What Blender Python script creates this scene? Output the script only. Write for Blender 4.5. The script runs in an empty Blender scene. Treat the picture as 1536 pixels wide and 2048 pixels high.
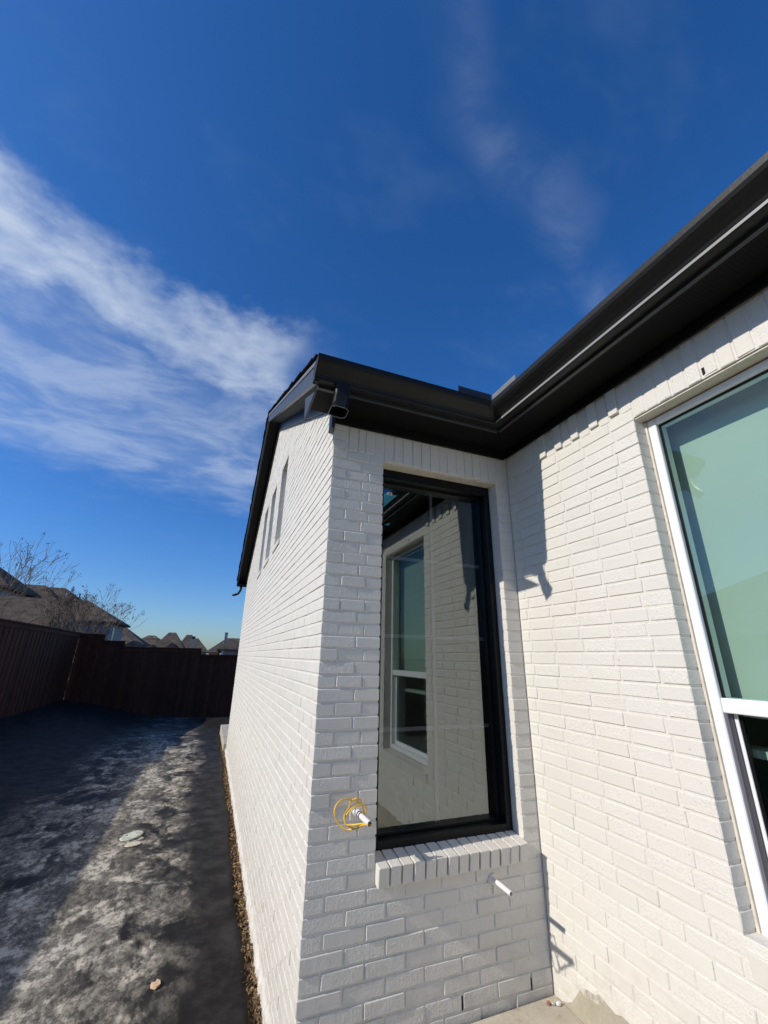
import bpy, bmesh, math, random
from mathutils import Vector, Matrix, Quaternion
random.seed(7)
SC = bpy.context.scene
COL = SC.collection

# ------------------------------------------------------------------ camera
CAM_R = ((0.9290020, -0.3696749, 0.0171980), (0.1383459, 0.3038135, -0.9426334), (0.3432429, 0.8780876, 0.3333863))
CAM_C = Vector((-0.54253, -2.30007, -0.03831))
F_PX = 822.025            # focal length in pixels of a 1536 x 2048 picture
cd = bpy.data.cameras.new("camera")
cam = bpy.data.objects.new("camera", cd)
COL.objects.link(cam)
right, down, fwd = [Vector(r) for r in CAM_R]
m3 = Matrix((right, -down, -fwd)).transposed()
cam.matrix_world = Matrix.Translation(CAM_C) @ m3.to_4x4()
cd.sensor_fit = 'VERTICAL'
cd.sensor_height = 36.0
cd.sensor_width = 27.0
cd.lens = F_PX / 2048 * 36.0
cd.clip_start = 0.02
cd.clip_end = 3000
SC.camera = cam

# ------------------------------------------------------------------ light
SUN_V = Vector((1.0, 0.048, -0.635)).normalized()      # the way sunlight travels
ELEV = math.asin(-SUN_V.z)
w = bpy.data.worlds.new("World")
SC.world = w
w.use_nodes = True
nt = w.node_tree
w.cycles.sampling_method = 'MANUAL'
w.cycles.sample_map_resolution = 512
nt.nodes.clear()
N = nt.nodes.new
Lk = nt.links.new


def wmath(op, a, b=None, c=None):
    n = N('ShaderNodeMath')
    n.operation = op
    for i, v in enumerate((a, b, c)):
        if v is None:
            continue
        if isinstance(v, (int, float)):
            n.inputs[i].default_value = v
        else:
            Lk(v, n.inputs[i])
    return n.outputs[0]


def wsmooth(v, a, b):
    n = N('ShaderNodeMapRange')
    n.interpolation_type = 'SMOOTHSTEP'
    Lk(v, n.inputs[0])
    n.inputs[1].default_value = a
    n.inputs[2].default_value = b
    return n.outputs[0]


sky = N('ShaderNodeTexSky')
sky.sky_type = 'NISHITA'
sky.sun_disc = False
sky.sun_elevation = ELEV
sky.sun_rotation = math.atan2(-SUN_V.x, -SUN_V.y)
sky.altitude = 200
sky.air_density = 1.0
sky.dust_density = 0.6
sky.ozone_density = 1.8
# cirrus laid out on a high flat layer
tc = N('ShaderNodeTexCoord')
sep = N('ShaderNodeSeparateXYZ')
Lk(tc.outputs['Generated'], sep.inputs[0])
# deeper, more saturated blue of a dry winter sky
hsv = N('ShaderNodeHueSaturation')
hsv.inputs['Saturation'].default_value = 1.30
hsv.inputs['Value'].default_value = 1.0
Lk(sky.outputs[0], hsv.inputs['Color'])
zz = wmath('MAXIMUM', sep.outputs[2], 0.03)
px = wmath('DIVIDE', sep.outputs[0], zz)
py = wmath('DIVIDE', sep.outputs[1], zz)
comb = N('ShaderNodeCombineXYZ')
Lk(px, comb.inputs[0])
Lk(py, comb.inputs[1])


def wnoise(scale, detail, rough, sx=1, sy=1, rot=0, loc=(0, 0, 0), dist=0.0, src=None):
    mp = N('ShaderNodeMapping')
    mp.inputs['Scale'].default_value = (sx, sy, 1)
    mp.inputs['Rotation'].default_value = (0, 0, rot)
    mp.inputs['Location'].default_value = loc
    Lk(src or comb.outputs[0], mp.inputs[0])
    n = N('ShaderNodeTexNoise')
    n.inputs['Scale'].default_value = scale
    n.inputs['Detail'].default_value = detail
    n.inputs['Roughness'].default_value = rough
    n.inputs['Distortion'].default_value = dist
    Lk(mp.outputs[0], n.inputs['Vector'])
    return n.outputs['Fac']


warp = wnoise(2.2, 2, 0.55, loc=(3.1, 1.7, 0))
wv = wmath('MULTIPLY', wmath('SUBTRACT', warp, 0.5), 0.75)
warp2 = wnoise(7.5, 4, 0.6, loc=(9.1, 4.7, 0))
wv2 = wmath('MULTIPLY', wmath('SUBTRACT', warp2, 0.5), 0.42)
yb = wmath('ADD', wmath('ADD', py, wv), wv2)
# main bank: sharp near edge, long soft far side
ctr = wmath('MULTIPLY', px, 0.34)
q = wmath('SUBTRACT', wmath('SUBTRACT', yb, ctr), 1.22)
rise = wsmooth(q, -0.20, 0.13)
fall = wmath('SUBTRACT', 1.0, wsmooth(q, 0.05, 0.44))
endx = wmath('SUBTRACT', 1.0, wsmooth(wmath('ADD', px, wv), 0.05, 0.42))
bank = wmath('MULTIPLY', wmath('MULTIPLY', rise, fall), endx)
veil = wmath('MULTIPLY', wmath('MULTIPLY', wsmooth(q, 0.0, 0.5), wmath('SUBTRACT', 1.0, wsmooth(q, 1.2, 2.0))), endx)
streaks = wnoise(3.1, 5, 0.55, sx=0.85, sy=1.15, rot=0.9, dist=0.6, loc=(0.4, 0.3, 0))
fine = wnoise(15, 3, 0.65, sx=0.6, sy=1.4, rot=1.25, dist=0.8)
tex = wmath('ADD', wmath('MULTIPLY', streaks, 0.86), wmath('MULTIPLY', fine, 0.14))
t1 = wsmooth(tex, 0.28, 0.66)
c_bank = wmath('MULTIPLY', bank, wmath('ADD', wmath('MULTIPLY', t1, 0.50), 0.34))
c_veil = wmath('MULTIPLY', veil, wmath('ADD', wmath('MULTIPLY', wsmooth(tex, 0.36, 0.66), 0.30), 0.12))
# thin long streaks higher up
sq = wmath('SUBTRACT', wmath('ADD', wmath('SUBTRACT', py, wmath('MULTIPLY', px, 0.42)), wmath('MULTIPLY', wv, 0.5)), 0.235)
sband = wmath('SUBTRACT', 1.0, wsmooth(wmath('ABSOLUTE', sq), 0.0, 0.11))
sband = wmath('MULTIPLY', sband, wsmooth(px, 0.05, 0.35))
c_streak = wmath('MULTIPLY', sband, wmath('MULTIPLY', wsmooth(tex, 0.30, 0.72), 0.13))
wisp = wnoise(3.0, 4, 0.66, sx=0.8, sy=1.2, rot=-0.7, loc=(5.3, 2.2, 0), dist=0.15)
c_wisp = wmath('MULTIPLY', wsmooth(wisp, 0.50, 0.80), 0.035)
cov = wmath('MAXIMUM', wmath('MAXIMUM', c_bank, c_veil), wmath('MAXIMUM', c_streak, c_wisp))
cov = wmath('MULTIPLY', cov, wsmooth(sep.outputs[2], 0.10, 0.32))
mixc = N('ShaderNodeMix')
mixc.data_type = 'RGBA'
Lk(cov, mixc.inputs[0])
tint = N('ShaderNodeMix')
tint.data_type = 'RGBA'
tint.blend_type = 'MULTIPLY'
tint.inputs[0].default_value = 1.0
Lk(hsv.outputs[0], tint.inputs[6])
ramp = N('ShaderNodeValToRGB')
Lk(sep.outputs[2], ramp.inputs[0])
els = ramp.color_ramp.elements
els[0].position, els[0].color = 0.02, (0.74, 0.98, 1.42, 1)
els[1].position, els[1].color = 0.65, (0.82, 1.22, 1.66, 1)
e_ = els.new(0.22)
e_.color = (0.74, 1.08, 1.58, 1)
Lk(ramp.outputs[0], tint.inputs[7])
Lk(tint.outputs[2], mixc.inputs[6])
mixc.inputs[7].default_value = (7.2, 8.2, 9.6, 1)
bg = N('ShaderNodeBackground')
bg.inputs['Strength'].default_value = 0.091
Lk(mixc.outputs[2], bg.inputs['Color'])
wo = N('ShaderNodeOutputWorld')
Lk(bg.outputs[0], wo.inputs['Surface'])

sd = bpy.data.lights.new("sun", 'SUN')
sd.energy = 4.05
sd.angle = math.radians(0.53)
sd.color = (1.0, 0.945, 0.86)
sun = bpy.data.objects.new("sun", sd)
COL.objects.link(sun)
sun.location = (-20, 0, 20)
sun.rotation_euler = SUN_V.to_track_quat('-Z', 'Y').to_euler()

SC.view_settings.view_transform = 'Standard'
SC.view_settings.look = 'None'
SC.view_settings.exposure = 0.0
SC.view_settings.gamma = 1.0
SC.cycles.use_denoising = True
SC.cycles.max_bounces = 7
SC.cycles.diffuse_bounces = 4
SC.cycles.transparent_max_bounces = 16
SC.cycles.sample_clamp_indirect = 6.0


# ------------------------------------------------------------------ materials
class MB:
    """small node-material builder"""

    def __init__(s, name):
        s.m = bpy.data.materials.new(name)
        s.m.use_nodes = True
        s.t = s.m.node_tree
        s.p = s.t.nodes['Principled BSDF']
        s.out = s.t.nodes['Material Output']
        s._pos = None

    def n(s, typ, **kw):
        x = s.t.nodes.new(typ)
        for k, v in kw.items():
            setattr(x, k, v)
        return x

    def link(s, a, b):
        s.t.links.new(a, b)

    def pos(s):
        if s._pos is None:
            s._pos = s.n('ShaderNodeNewGeometry').outputs['Position']
        return s._pos

    def objpos(s):
        return s.n('ShaderNodeTexCoord').outputs['Object']

    def math(s, op, a, b=None, c=None):
        x = s.n('ShaderNodeMath', operation=op)
        for i, v in enumerate((a, b, c)):
            if v is None:
                continue
            if isinstance(v, (int, float)):
                x.inputs[i].default_value = v
            else:
                s.link(v, x.inputs[i])
        return x.outputs[0]

    def smooth(s, v, a, b, lo=0.0, hi=1.0):
        x = s.n('ShaderNodeMapRange', interpolation_type='SMOOTHSTEP')
        s.link(v, x.inputs[0])
        x.inputs[1].default_value = a
        x.inputs[2].default_value = b
        x.inputs[3].default_value = lo
        x.inputs[4].default_value = hi
        return x.outputs[0]

    def mapped(s, scale=(1, 1, 1), loc=(0, 0, 0), rot=(0, 0, 0), src=None):
        mp = s.n('ShaderNodeMapping')
        mp.inputs['Scale'].default_value = scale
        mp.inputs['Location'].default_value = loc
        mp.inputs['Rotation'].default_value = rot
        s.link(src or s.pos(), mp.inputs[0])
        return mp.outputs[0]

    def noise(s, scale, detail=4, rough=0.55, st=(1, 1, 1), loc=(0, 0, 0), dist=0.0, src=None):
        x = s.n('ShaderNodeTexNoise')
        x.inputs['Scale'].default_value = scale
        x.inputs['Detail'].default_value = detail
        x.inputs['Roughness'].default_value = rough
        x.inputs['Distortion'].default_value = dist
        s.link(s.mapped(st, loc, src=src), x.inputs['Vector'])
        return x.outputs['Fac']

    def voro(s, scale, feature='F1', st=(1, 1, 1), src=None, smooth=0.5, rnd=1.0):
        x = s.n('ShaderNodeTexVoronoi', feature=feature)
        x.inputs['Scale'].default_value = scale
        x.inputs['Randomness'].default_value = rnd
        if feature == 'SMOOTH_F1':
            x.inputs['Smoothness'].default_value = smooth
        s.link(s.mapped(st, src=src), x.inputs['Vector'])
        return x

    def mix(s, f, a, b, blend='MIX'):
        x = s.n('ShaderNodeMix', data_type='RGBA', blend_type=blend)
        for sock, v in ((x.inputs[0], f), (x.inputs[6], a), (x.inputs[7], b)):
            if isinstance(v, (int, float)):
                sock.default_value = v
            elif isinstance(v, tuple):
                sock.default_value = v if len(v) == 4 else v + (1,)
            else:
                s.link(v, sock)
        return x.outputs[2]

    def rnd(s):
        """random per piece: per object and per loose island"""
        a = s.n('ShaderNodeObjectInfo').outputs['Random']
        b = s.n('ShaderNodeNewGeometry').outputs['Random Per Island']
        return s.math('FRACT', s.math('ADD', a, b))

    def color(s, v):
        if isinstance(v, tuple):
            s.p.inputs['Base Color'].default_value = v if len(v) == 4 else v + (1,)
        else:
            s.link(v, s.p.inputs['Base Color'])
        return s

    def set(s, **kw):
        for k, v in kw.items():
            sock = s.p.inputs[k]
            if isinstance(v, (int, float, tuple)):
                sock.default_value = v
            else:
                s.link(v, sock)
        return s

    def bump(s, h, dist=0.002, strength=1.0):
        b = s.n('ShaderNodeBump')
        b.inputs['Distance'].default_value = dist
        b.inputs['Strength'].default_value = strength
        s.link(h, b.inputs['Height'])
        s.link(b.outputs[0], s.p.inputs['Normal'])
        return s


def simple(name, col, rough=0.5, var=0.0, scale=20, bump=0.0, bscale=60, spec=0.5, metal=0.0):
    b = MB(name)
    if var:
        f = b.noise(scale, 4)
        lo = tuple(c * (1 - var) for c in col)
        hi = tuple(min(1, c * (1 + var)) for c in col)
        b.color(b.mix(b.smooth(f, 0.3, 0.7), lo, hi))
    else:
        b.color(col)
    b.set(Roughness=rough, Metallic=metal)
    b.p.inputs['Specular IOR Level'].default_value = spec
    if bump:
        b.bump(b.noise(bscale, 4), bump)
    return b.m


def paint_material(name, mortar=False):
    b = MB(name)
    r = b.rnd()
    base = b.mix(r, (0.655, 0.624, 0.553), (0.705, 0.673, 0.602))
    big = b.noise(1.7, 1)
    base = b.mix(b.smooth(big, 0.35, 0.7, 0.0, 0.5), base, (0.70, 0.645, 0.575))
    # splash-back grime low on the wall, with specks
    sp = b.n('ShaderNodeSeparateXYZ')
    b.link(b.pos(), sp.inputs[0])
    low = b.smooth(b.math('ADD', sp.outputs[2], b.math('MULTIPLY', b.noise(5, 2), 0.5)), -0.85, -1.45)
    grime = b.math('MULTIPLY', low, b.smooth(b.noise(16, 3, 0.65), 0.40, 0.72, 0.15, 0.75))
    base = b.mix(b.math('MULTIPLY', grime, 0.55), base, (0.40, 0.36, 0.29))
    speck = b.smooth(b.noise(85, 2, 0.6, st=(1, 1, 0.45)), 0.70, 0.76)
    base = b.mix(b.math('MULTIPLY', speck, 0.5), base, (0.24, 0.20, 0.165))
    b.color(base)
    b.set(Roughness=0.62)
    b.p.inputs['Specular IOR Level'].default_value = 0.35
    if mortar:
        h = b.noise(55, 3, 0.65)
        b.bump(h, 0.004, 0.8)
    else:
        # rolled paint over wire-cut and pitted faces; some bricks are smoother than others
        amt = b.smooth(r, 0.15, 0.95, 0.25, 1.0)
        h1 = b.noise(38, 1, 0.6, st=(1, 1, 0.8))
        h2 = b.smooth(b.noise(92, 2, 0.55), 0.40, 0.65)
        h3 = b.smooth(b.noise(26, 1, 0.5, st=(3.2, 3.2, 0.22)), 0.55, 0.70)
        h = b.math('ADD', b.math('MULTIPLY', h1, 0.9), b.math('ADD', b.math('MULTIPLY', h2, 0.42), b.math('MULTIPLY', h3, 0.35)))
        b.bump(b.math('MULTIPLY', h, amt), 0.0026, 0.9)
    return b.m


def sheet_material():
    b = MB("dusty_sheet")
    sp = b.n('ShaderNodeSeparateXYZ')
    b.link(b.pos(), sp.inputs[0])
    X, Y = sp.outputs[0], sp.outputs[1]
    wob = b.n('ShaderNodeTexNoise')
    wob.inputs['Scale'].default_value = 5.0
    wob.inputs['Detail'].default_value = 5
    b.link(b.pos(), wob.inputs['Vector'])
    off = b.n('ShaderNodeVectorMath', operation='SCALE')
    b.link(wob.outputs['Color'], off.inputs[0])
    off.inputs['Scale'].default_value = 0.24
    add = b.n('ShaderNodeVectorMath', operation='ADD')
    b.link(b.pos(), add.inputs[0])
    b.link(off.outputs[0], add.inputs[1])
    def prints(scale, st, r0, r1):
        v = b.voro(scale, 'F1', src=add.outputs[0], st=st)
        sc_ = b.n('ShaderNodeSeparateColor')
        b.link(v.outputs['Color'], sc_.inputs[0])
        disc = b.smooth(v.outputs['Distance'], r0, r1)
        rim = b.math('MULTIPLY', b.smooth(v.outputs['Distance'], r1 - 0.16, r1), disc)
        return b.math('MULTIPLY', b.math('ADD', b.math('MULTIPLY', disc, 0.85), b.math('MULTIPLY', rim, 0.12)), b.smooth(sc_.outputs[0], 0.10, 0.80))
    d1 = prints(4.2, (1.15, 0.85, 1), 0.62, 0.26)
    d2 = prints(8.2, (1.1, 0.8, 1), 0.62, 0.24)
    fine = b.smooth(b.noise(15, 6, 0.74, st=(1.3, 0.75, 1)), 0.42, 0.58)
    fine2 = b.smooth(b.noise(55, 4, 0.7), 0.38, 0.64)
    # where people walked: a lane a metre or so from the wall
    Xw = b.math('ADD', X, b.math('MULTIPLY', b.math('SUBTRACT', b.noise(0.9, 3), 0.5), 0.8))
    lane = b.math('MULTIPLY', b.smooth(Xw, -2.7, -1.70), b.smooth(Xw, -0.36, -0.72))
    lane = b.math('MULTIPLY', lane, b.smooth(Y, 12.0, 8.0, 0.35, 1.0))
    core = b.math('MULTIPLY', b.smooth(Xw, -1.70, -1.40), b.smooth(Xw, -0.85, -1.20))
    patch = b.smooth(b.noise(2.8, 6, 0.68, st=(1.25, 0.8, 1), dist=0.35), 0.43, 0.58)
    chalk = b.math('MAXIMUM', b.math('MULTIPLY', d1, 0.85), b.math('MULTIPLY', d2, 0.62))
    chalk = b.math('MULTIPLY', chalk, b.smooth(patch, 0.0, 0.6, 0.22, 1.0))
    chalk = b.math('ADD', chalk, b.math('ADD', b.math('MULTIPLY', patch, 0.42), b.math('MULTIPLY', core, 0.26)))
    dust = b.math('MULTIPLY', b.math('MULTIPLY', lane, chalk), b.math('ADD', 0.26, b.math('ADD', b.math('MULTIPLY', fine, 0.72), b.math('MULTIPLY', fine2, 0.30))))
    dust = b.math('MINIMUM', dust, 1.0)
    c_d = b.mix(b.noise(1.3, 3), (0.55, 0.475, 0.355), (0.56, 0.52, 0.45))
    c_s = b.mix(b.smooth(b.noise(5, 5, 0.65), 0.35, 0.7), (0.016, 0.0140, 0.0128), (0.043, 0.039, 0.0350))
    col = b.mix(b.math('MULTIPLY', dust, 0.92), c_s, c_d)
    b.color(col)
    b.set(Roughness=b.math('ADD', 0.55, b.math('MULTIPLY', dust, 0.4)))
    b.p.inputs['Specular IOR Level'].default_value = 0.06
    b.bump(b.math('ADD', b.noise(7, 5, 0.6), b.math('MULTIPLY', dust, 0.5)), 0.012, 0.6)
    return b.m


def wood_material(name, dark, light, tint=0.6):
    b = MB(name)
    r = b.rnd()
    g = b.noise(9, 5, 0.6, st=(7, 7, 0.35), dist=0.4)
    fine = b.noise(40, 4, 0.6, st=(6, 6, 0.2))
    base = b.mix(b.smooth(b.math('ADD', b.math('MULTIPLY', g, 0.6), b.math('MULTIPLY', fine, 0.4)), 0.32, 0.68), dark, light)
    base = b.mix(b.math('MULTIPLY', r, tint), base, b.mix(1.0, base, (0.42, 0.36, 0.33), 'MULTIPLY'))
    b.color(base)
    b.set(Roughness=0.75)
    b.p.inputs['Specular IOR Level'].default_value = 0.25
    b.bump(fine, 0.003, 0.6)
    return b.m


def shingle_material(name, a, c):
    b = MB(name)
    sp = b.n('ShaderNodeSeparateXYZ')
    b.link(b.pos(), sp.inputs[0])
    v = b.voro(1.0, st=(3.2, 3.2, 7.5))
    tab = b.n('ShaderNodeSeparateColor')
    b.link(v.outputs['Color'], tab.inputs[0])
    base = b.mix(tab.outputs[0], a, c)
    big = b.smooth(b.noise(0.35, 4), 0.35, 0.7)
    base = b.mix(b.math('MULTIPLY', big, 0.4), base, tuple(x * 0.7 for x in a))
    row = b.math('PINGPONG', b.math('MULTIPLY', sp.outputs[2], 15.0), 0.5)
    base = b.mix(b.smooth(row, 0.14, 0.0, 0.0, 0.5), base, tuple(x * 0.45 for x in a))
    b.color(base)
    b.set(Roughness=0.92)
    b.p.inputs['Specular IOR Level'].default_value = 0.1
    b.bump(b.math('ADD', b.noise(60, 3), row), 0.01, 0.8)
    return b.m


def glass_material(name, refl, tint, rough=0.0):
    """window pane surface: mirror reflection that grows at grazing angles over tinted see-through glass"""
    b = MB(name)
    b.t.nodes.remove(b.p)
    gl = b.n('ShaderNodeBsdfGlossy')
    gl.inputs['Roughness'].default_value = rough
    gl.inputs['Color'].default_value = (0.88, 0.95, 0.95, 1)
    tr = b.n('ShaderNodeBsdfTransparent')
    tr.inputs['Color'].default_value = tint + (1,)
    lw = b.n('ShaderNodeLayerWeight')
    lw.inputs['Blend'].default_value = 0.5
    f5 = b.math('POWER', lw.outputs['Facing'], 4.0)
    bf = b.n('ShaderNodeNewGeometry').outputs['Backfacing']
    base_r = b.math('SUBTRACT', refl, b.math('MULTIPLY', bf, refl * 0.93))     # coated on the outer face only
    fac = b.math('ADD', base_r, b.math('MULTIPLY', f5, b.math('SUBTRACT', 0.85, base_r)))
    mx = b.n('ShaderNodeMixShader')
    b.link(fac, mx.inputs[0])
    b.link(tr.outputs[0], mx.inputs[1])
    b.link(gl.outputs[0], mx.inputs[2])
    b.link(mx.outputs[0], b.out.inputs['Surface'])
    return b.m


def soffit_material():
    b = MB("soffit_paint")
    # vent strip of small punched holes down the middle of the boards
    sp = b.n('ShaderNodeSeparateXYZ')
    b.link(b.pos(), sp.inputs[0])
    v = b.voro(62, rnd=0.0, st=(1, 1, 0))
    hole = b.smooth(v.outputs['Distance'], 0.30, 0.24)
    onb = b.math('MULTIPLY', b.smooth(sp.outputs[1], -0.215, -0.212), b.smooth(sp.outputs[1], -0.115, -0.118))
    dx = b.math('SUBTRACT', sp.outputs[0], 1.349)
    onc = b.math('MULTIPLY', b.smooth(dx, -0.215, -0.212), b.smooth(dx, -0.115, -0.118))
    on = b.math('MINIMUM', b.math('ADD', onb, onc), 1.0)
    col = b.mix(b.math('MULTIPLY', hole, on), (0.008, 0.008, 0.0078), (0.002, 0.002, 0.002))
    b.color(col)
    b.set(Roughness=0.6)
    b.p.inputs['Specular IOR Level'].default_value = 0.12
    return b.m


def concrete_material(name, base, stain, smear=False):
    b = MB(name)
    n1 = b.smooth(b.noise(3.5, 5, 0.6), 0.3, 0.7)
    n2 = b.smooth(b.noise(40, 4, 0.65), 0.35, 0.7)
    c = b.mix(n1, tuple(x * 0.78 for x in base), base)
    c = b.mix(b.math('MULTIPLY', n2, 0.35), c, tuple(x * 0.62 for x in base))
    st = b.smooth(b.noise(9, 6, 0.7, loc=(1.1, 0.4, 0)), 0.56, 0.68)
    c = b.mix(b.math('MULTIPLY', st, 0.5), c, stain)
    if smear:       # overspray of white paint along the top edge and toward the inner corner
        sp = b.n('ShaderNodeSeparateXYZ')
        b.link(b.pos(), sp.inputs[0])
        e = b.math('ADD', b.math('MULTIPLY', b.math('ADD', sp.outputs[1], 0.20), 3.0), b.math('MULTIPLY', b.math('ADD', sp.outputs[2], 1.53), 9.0))
        e = b.math('ADD', e, b.math('MULTIPLY', b.math('SUBTRACT', b.noise(22, 4, 0.65), 0.5), 2.2))
        c = b.mix(b.smooth(e, -0.25, 0.35), c, (0.66, 0.63, 0.57))
    b.color(c)
    b.set(Roughness=0.9)
    b.p.inputs['Specular IOR Level'].default_value = 0.2
    b.bump(b.math('ADD', b.noise(30, 5, 0.65), b.math('MULTIPLY', b.noise(160, 2), 0.4)), 0.004, 0.7)
    return b.m


def soil_material():
    b = MB("soil")
    c = b.mix(b.smooth(b.noise(9, 6, 0.65), 0.3, 0.7), (0.085, 0.058, 0.036), (0.21, 0.155, 0.10))
    g = b.smooth(b.noise(0.12, 4), 0.42, 0.6)
    c = b.mix(b.math('MULTIPLY', g, 0.6), c, (0.16, 0.15, 0.075))
    b.color(c)
    b.set(Roughness=0.95)
    b.p.inputs['Specular IOR Level'].default_value = 0.1
    b.bump(b.noise(35, 5, 0.7), 0.02, 0.8)
    return b.m


M = {}
M['paint'] = paint_material("painted_brick")
M['mortar'] = paint_material("painted_mortar", True)
M['gutter'] = simple("gutter_metal", (0.014, 0.0135, 0.0125), 0.45, 0.12, 3, 0.0006, 40, spec=0.25)
M['highlight_strip'] = simple("gutter_sun_highlight", (0.27, 0.265, 0.255), 0.4, 0.06, 8)  # pale colour stands in for the sun highlight on the long gutter
M['trim'] = simple("dark_trim_paint", (0.030, 0.032, 0.036), 0.35, 0.1, 6, 0.0008, 35, spec=0.45)
M['soffit'] = soffit_material()
M['galv'] = simple("flashing_metal", (0.17, 0.17, 0.168), 0.45, 0.15, 15)
M['flashdark'] = simple("dark_flashing", (0.022, 0.024, 0.03), 0.5)
M['black'] = simple("black_frame", (0.007, 0.007, 0.0075), 0.35, 0.1, 10, spec=0.2)
M['vinyl'] = simple("white_vinyl", (0.80, 0.80, 0.78), 0.35, 0.03, 6)
M['caulk'] = simple("caulk", (0.62, 0.56, 0.46), 0.7, 0.1, 30, 0.002, 40)
M['glass'] = glass_material("clear_glass", 0.175, (0.85, 0.88, 0.87))
M['glass_inner'] = glass_material("inner_glass", 0.028, (0.85, 0.88, 0.87))
M['green_glass'] = glass_material("green_glass", 0.08, (0.855, 0.955, 0.915))
M['bar'] = simple("grille_bar", (0.13, 0.115, 0.13), 0.5)
M['blind'] = simple("blind_board", (0.46, 0.455, 0.42), 0.8, 0.03, 2)
M['room'] = simple("room_dark", (0.045, 0.045, 0.045), 0.9)
M['room_green'] = simple("room_green", (0.20, 0.27, 0.23), 0.85, 0.2, 3)
M['pvc'] = simple("white_pvc", (0.78, 0.76, 0.74), 0.38, 0.06, 25)
M['dark'] = simple("dark_hole", (0.008, 0.007, 0.006), 0.9)
M['wire'] = simple("yellow_wire", (0.80, 0.47, 0.03), 0.35, 0.15, 30)
M['wire_end'] = simple("copper", (0.45, 0.2, 0.08), 0.4, 0.1, 30, metal=0.8)
M['concrete'] = concrete_material("concrete", (0.56, 0.50, 0.39), (0.28, 0.17, 0.09))
M['stem'] = concrete_material("stem_concrete", (0.47, 0.42, 0.32), (0.60, 0.57, 0.50), True)
M['soil'] = soil_material()
M['sheet'] = sheet_material()
M['fence'] = wood_material("stained_cedar", (0.048, 0.014, 0.008), (0.150, 0.050, 0.023))
M['lumber'] = wood_material("raw_lumber", (0.42, 0.30, 0.13), (0.60, 0.46, 0.24), 0.2)
M['shingle'] = shingle_material("brown_shingle", (0.082, 0.061, 0.047), (0.165, 0.128, 0.098))
M['shingle2'] = shingle_material("grey_shingle", (0.078, 0.063, 0.052), (0.150, 0.124, 0.102))
M['ownroof'] = shingle_material("charcoal_shingle", (0.020, 0.020, 0.021), (0.045, 0.044, 0.044))
M['farwall'] = simple("far_brick", (0.34, 0.31, 0.29), 0.9, 0.25, 4)
M['farwall2'] = simple("far_tan_wall", (0.42, 0.34, 0.25), 0.9, 0.2, 4)
M['farglass'] = simple("far_window", (0.03, 0.035, 0.04), 0.15)
M['fartrim'] = simple("far_trim", (0.55, 0.52, 0.48), 0.8)
M['bark'] = simple("bark", (0.155, 0.118, 0.088), 0.9, 0.35, 12, 0.004, 30)
M['twig'] = simple("twig", (0.150, 0.108, 0.078), 0.9, 0.35, 9)
M['seed'] = simple("seed_head", (0.060, 0.044, 0.034), 0.9, 0.3, 20)
M['leaf'] = simple("dry_leaf", (0.27, 0.175, 0.085), 0.85, 0.7, 45)
M['disc'] = simple("pale_disc", (0.52, 0.53, 0.42), 0.6, 0.3, 24)
M['disc2'] = simple("cream_disc", (0.60, 0.53, 0.38), 0.6, 0.15, 28)
M['chip'] = simple("tan_chip", (0.60, 0.40, 0.25), 0.7, 0.2, 40)
M['stone'] = simple("rubble", (0.55, 0.50, 0.45), 0.85, 0.3, 60, 0.003, 80)
M['redstone'] = simple("brick_chip", (0.38, 0.17, 0.11), 0.85, 0.3, 60, 0.003, 80)
_b = MB("daylight_pane")
_b.color((0.02, 0.03, 0.04))
_b.set(**{'Emission Color': (0.06, 0.27, 0.40, 1), 'Emission Strength': 0.55})
M['skypane'] = _b.m
M['label'] = simple("paper_label", (0.85, 0.85, 0.83), 0.6)
M['ink'] = simple("ink", (0.03, 0.03, 0.03), 0.6)


# ------------------------------------------------------------------ mesh helpers
def link(o, parent=None):
    COL.objects.link(o)
    if parent is not None:
        o.parent = parent
        o.matrix_parent_inverse = Matrix.Translation(-parent.matrix_basis.translation) if parent.parent is None else PARENT_INV(parent)
    return o


def PARENT_INV(parent):
    mw = parent.matrix_basis.copy()
    q_ = parent
    while q_.parent is not None:
        mw = q_.parent.matrix_basis @ q_.matrix_parent_inverse @ mw
        q_ = q_.parent
    return mw.inverted()


def empty(name, loc):
    o = bpy.data.objects.new(name, None)
    o.empty_display_size = 0.2
    o.location = loc
    COL.objects.link(o)
    return o


def tag(o, label=None, cat=None, group=None, kind=None):
    for k, v in (("label", label), ("category", cat), ("group", group), ("kind", kind)):
        if v:
            o[k] = v
    return o


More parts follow.
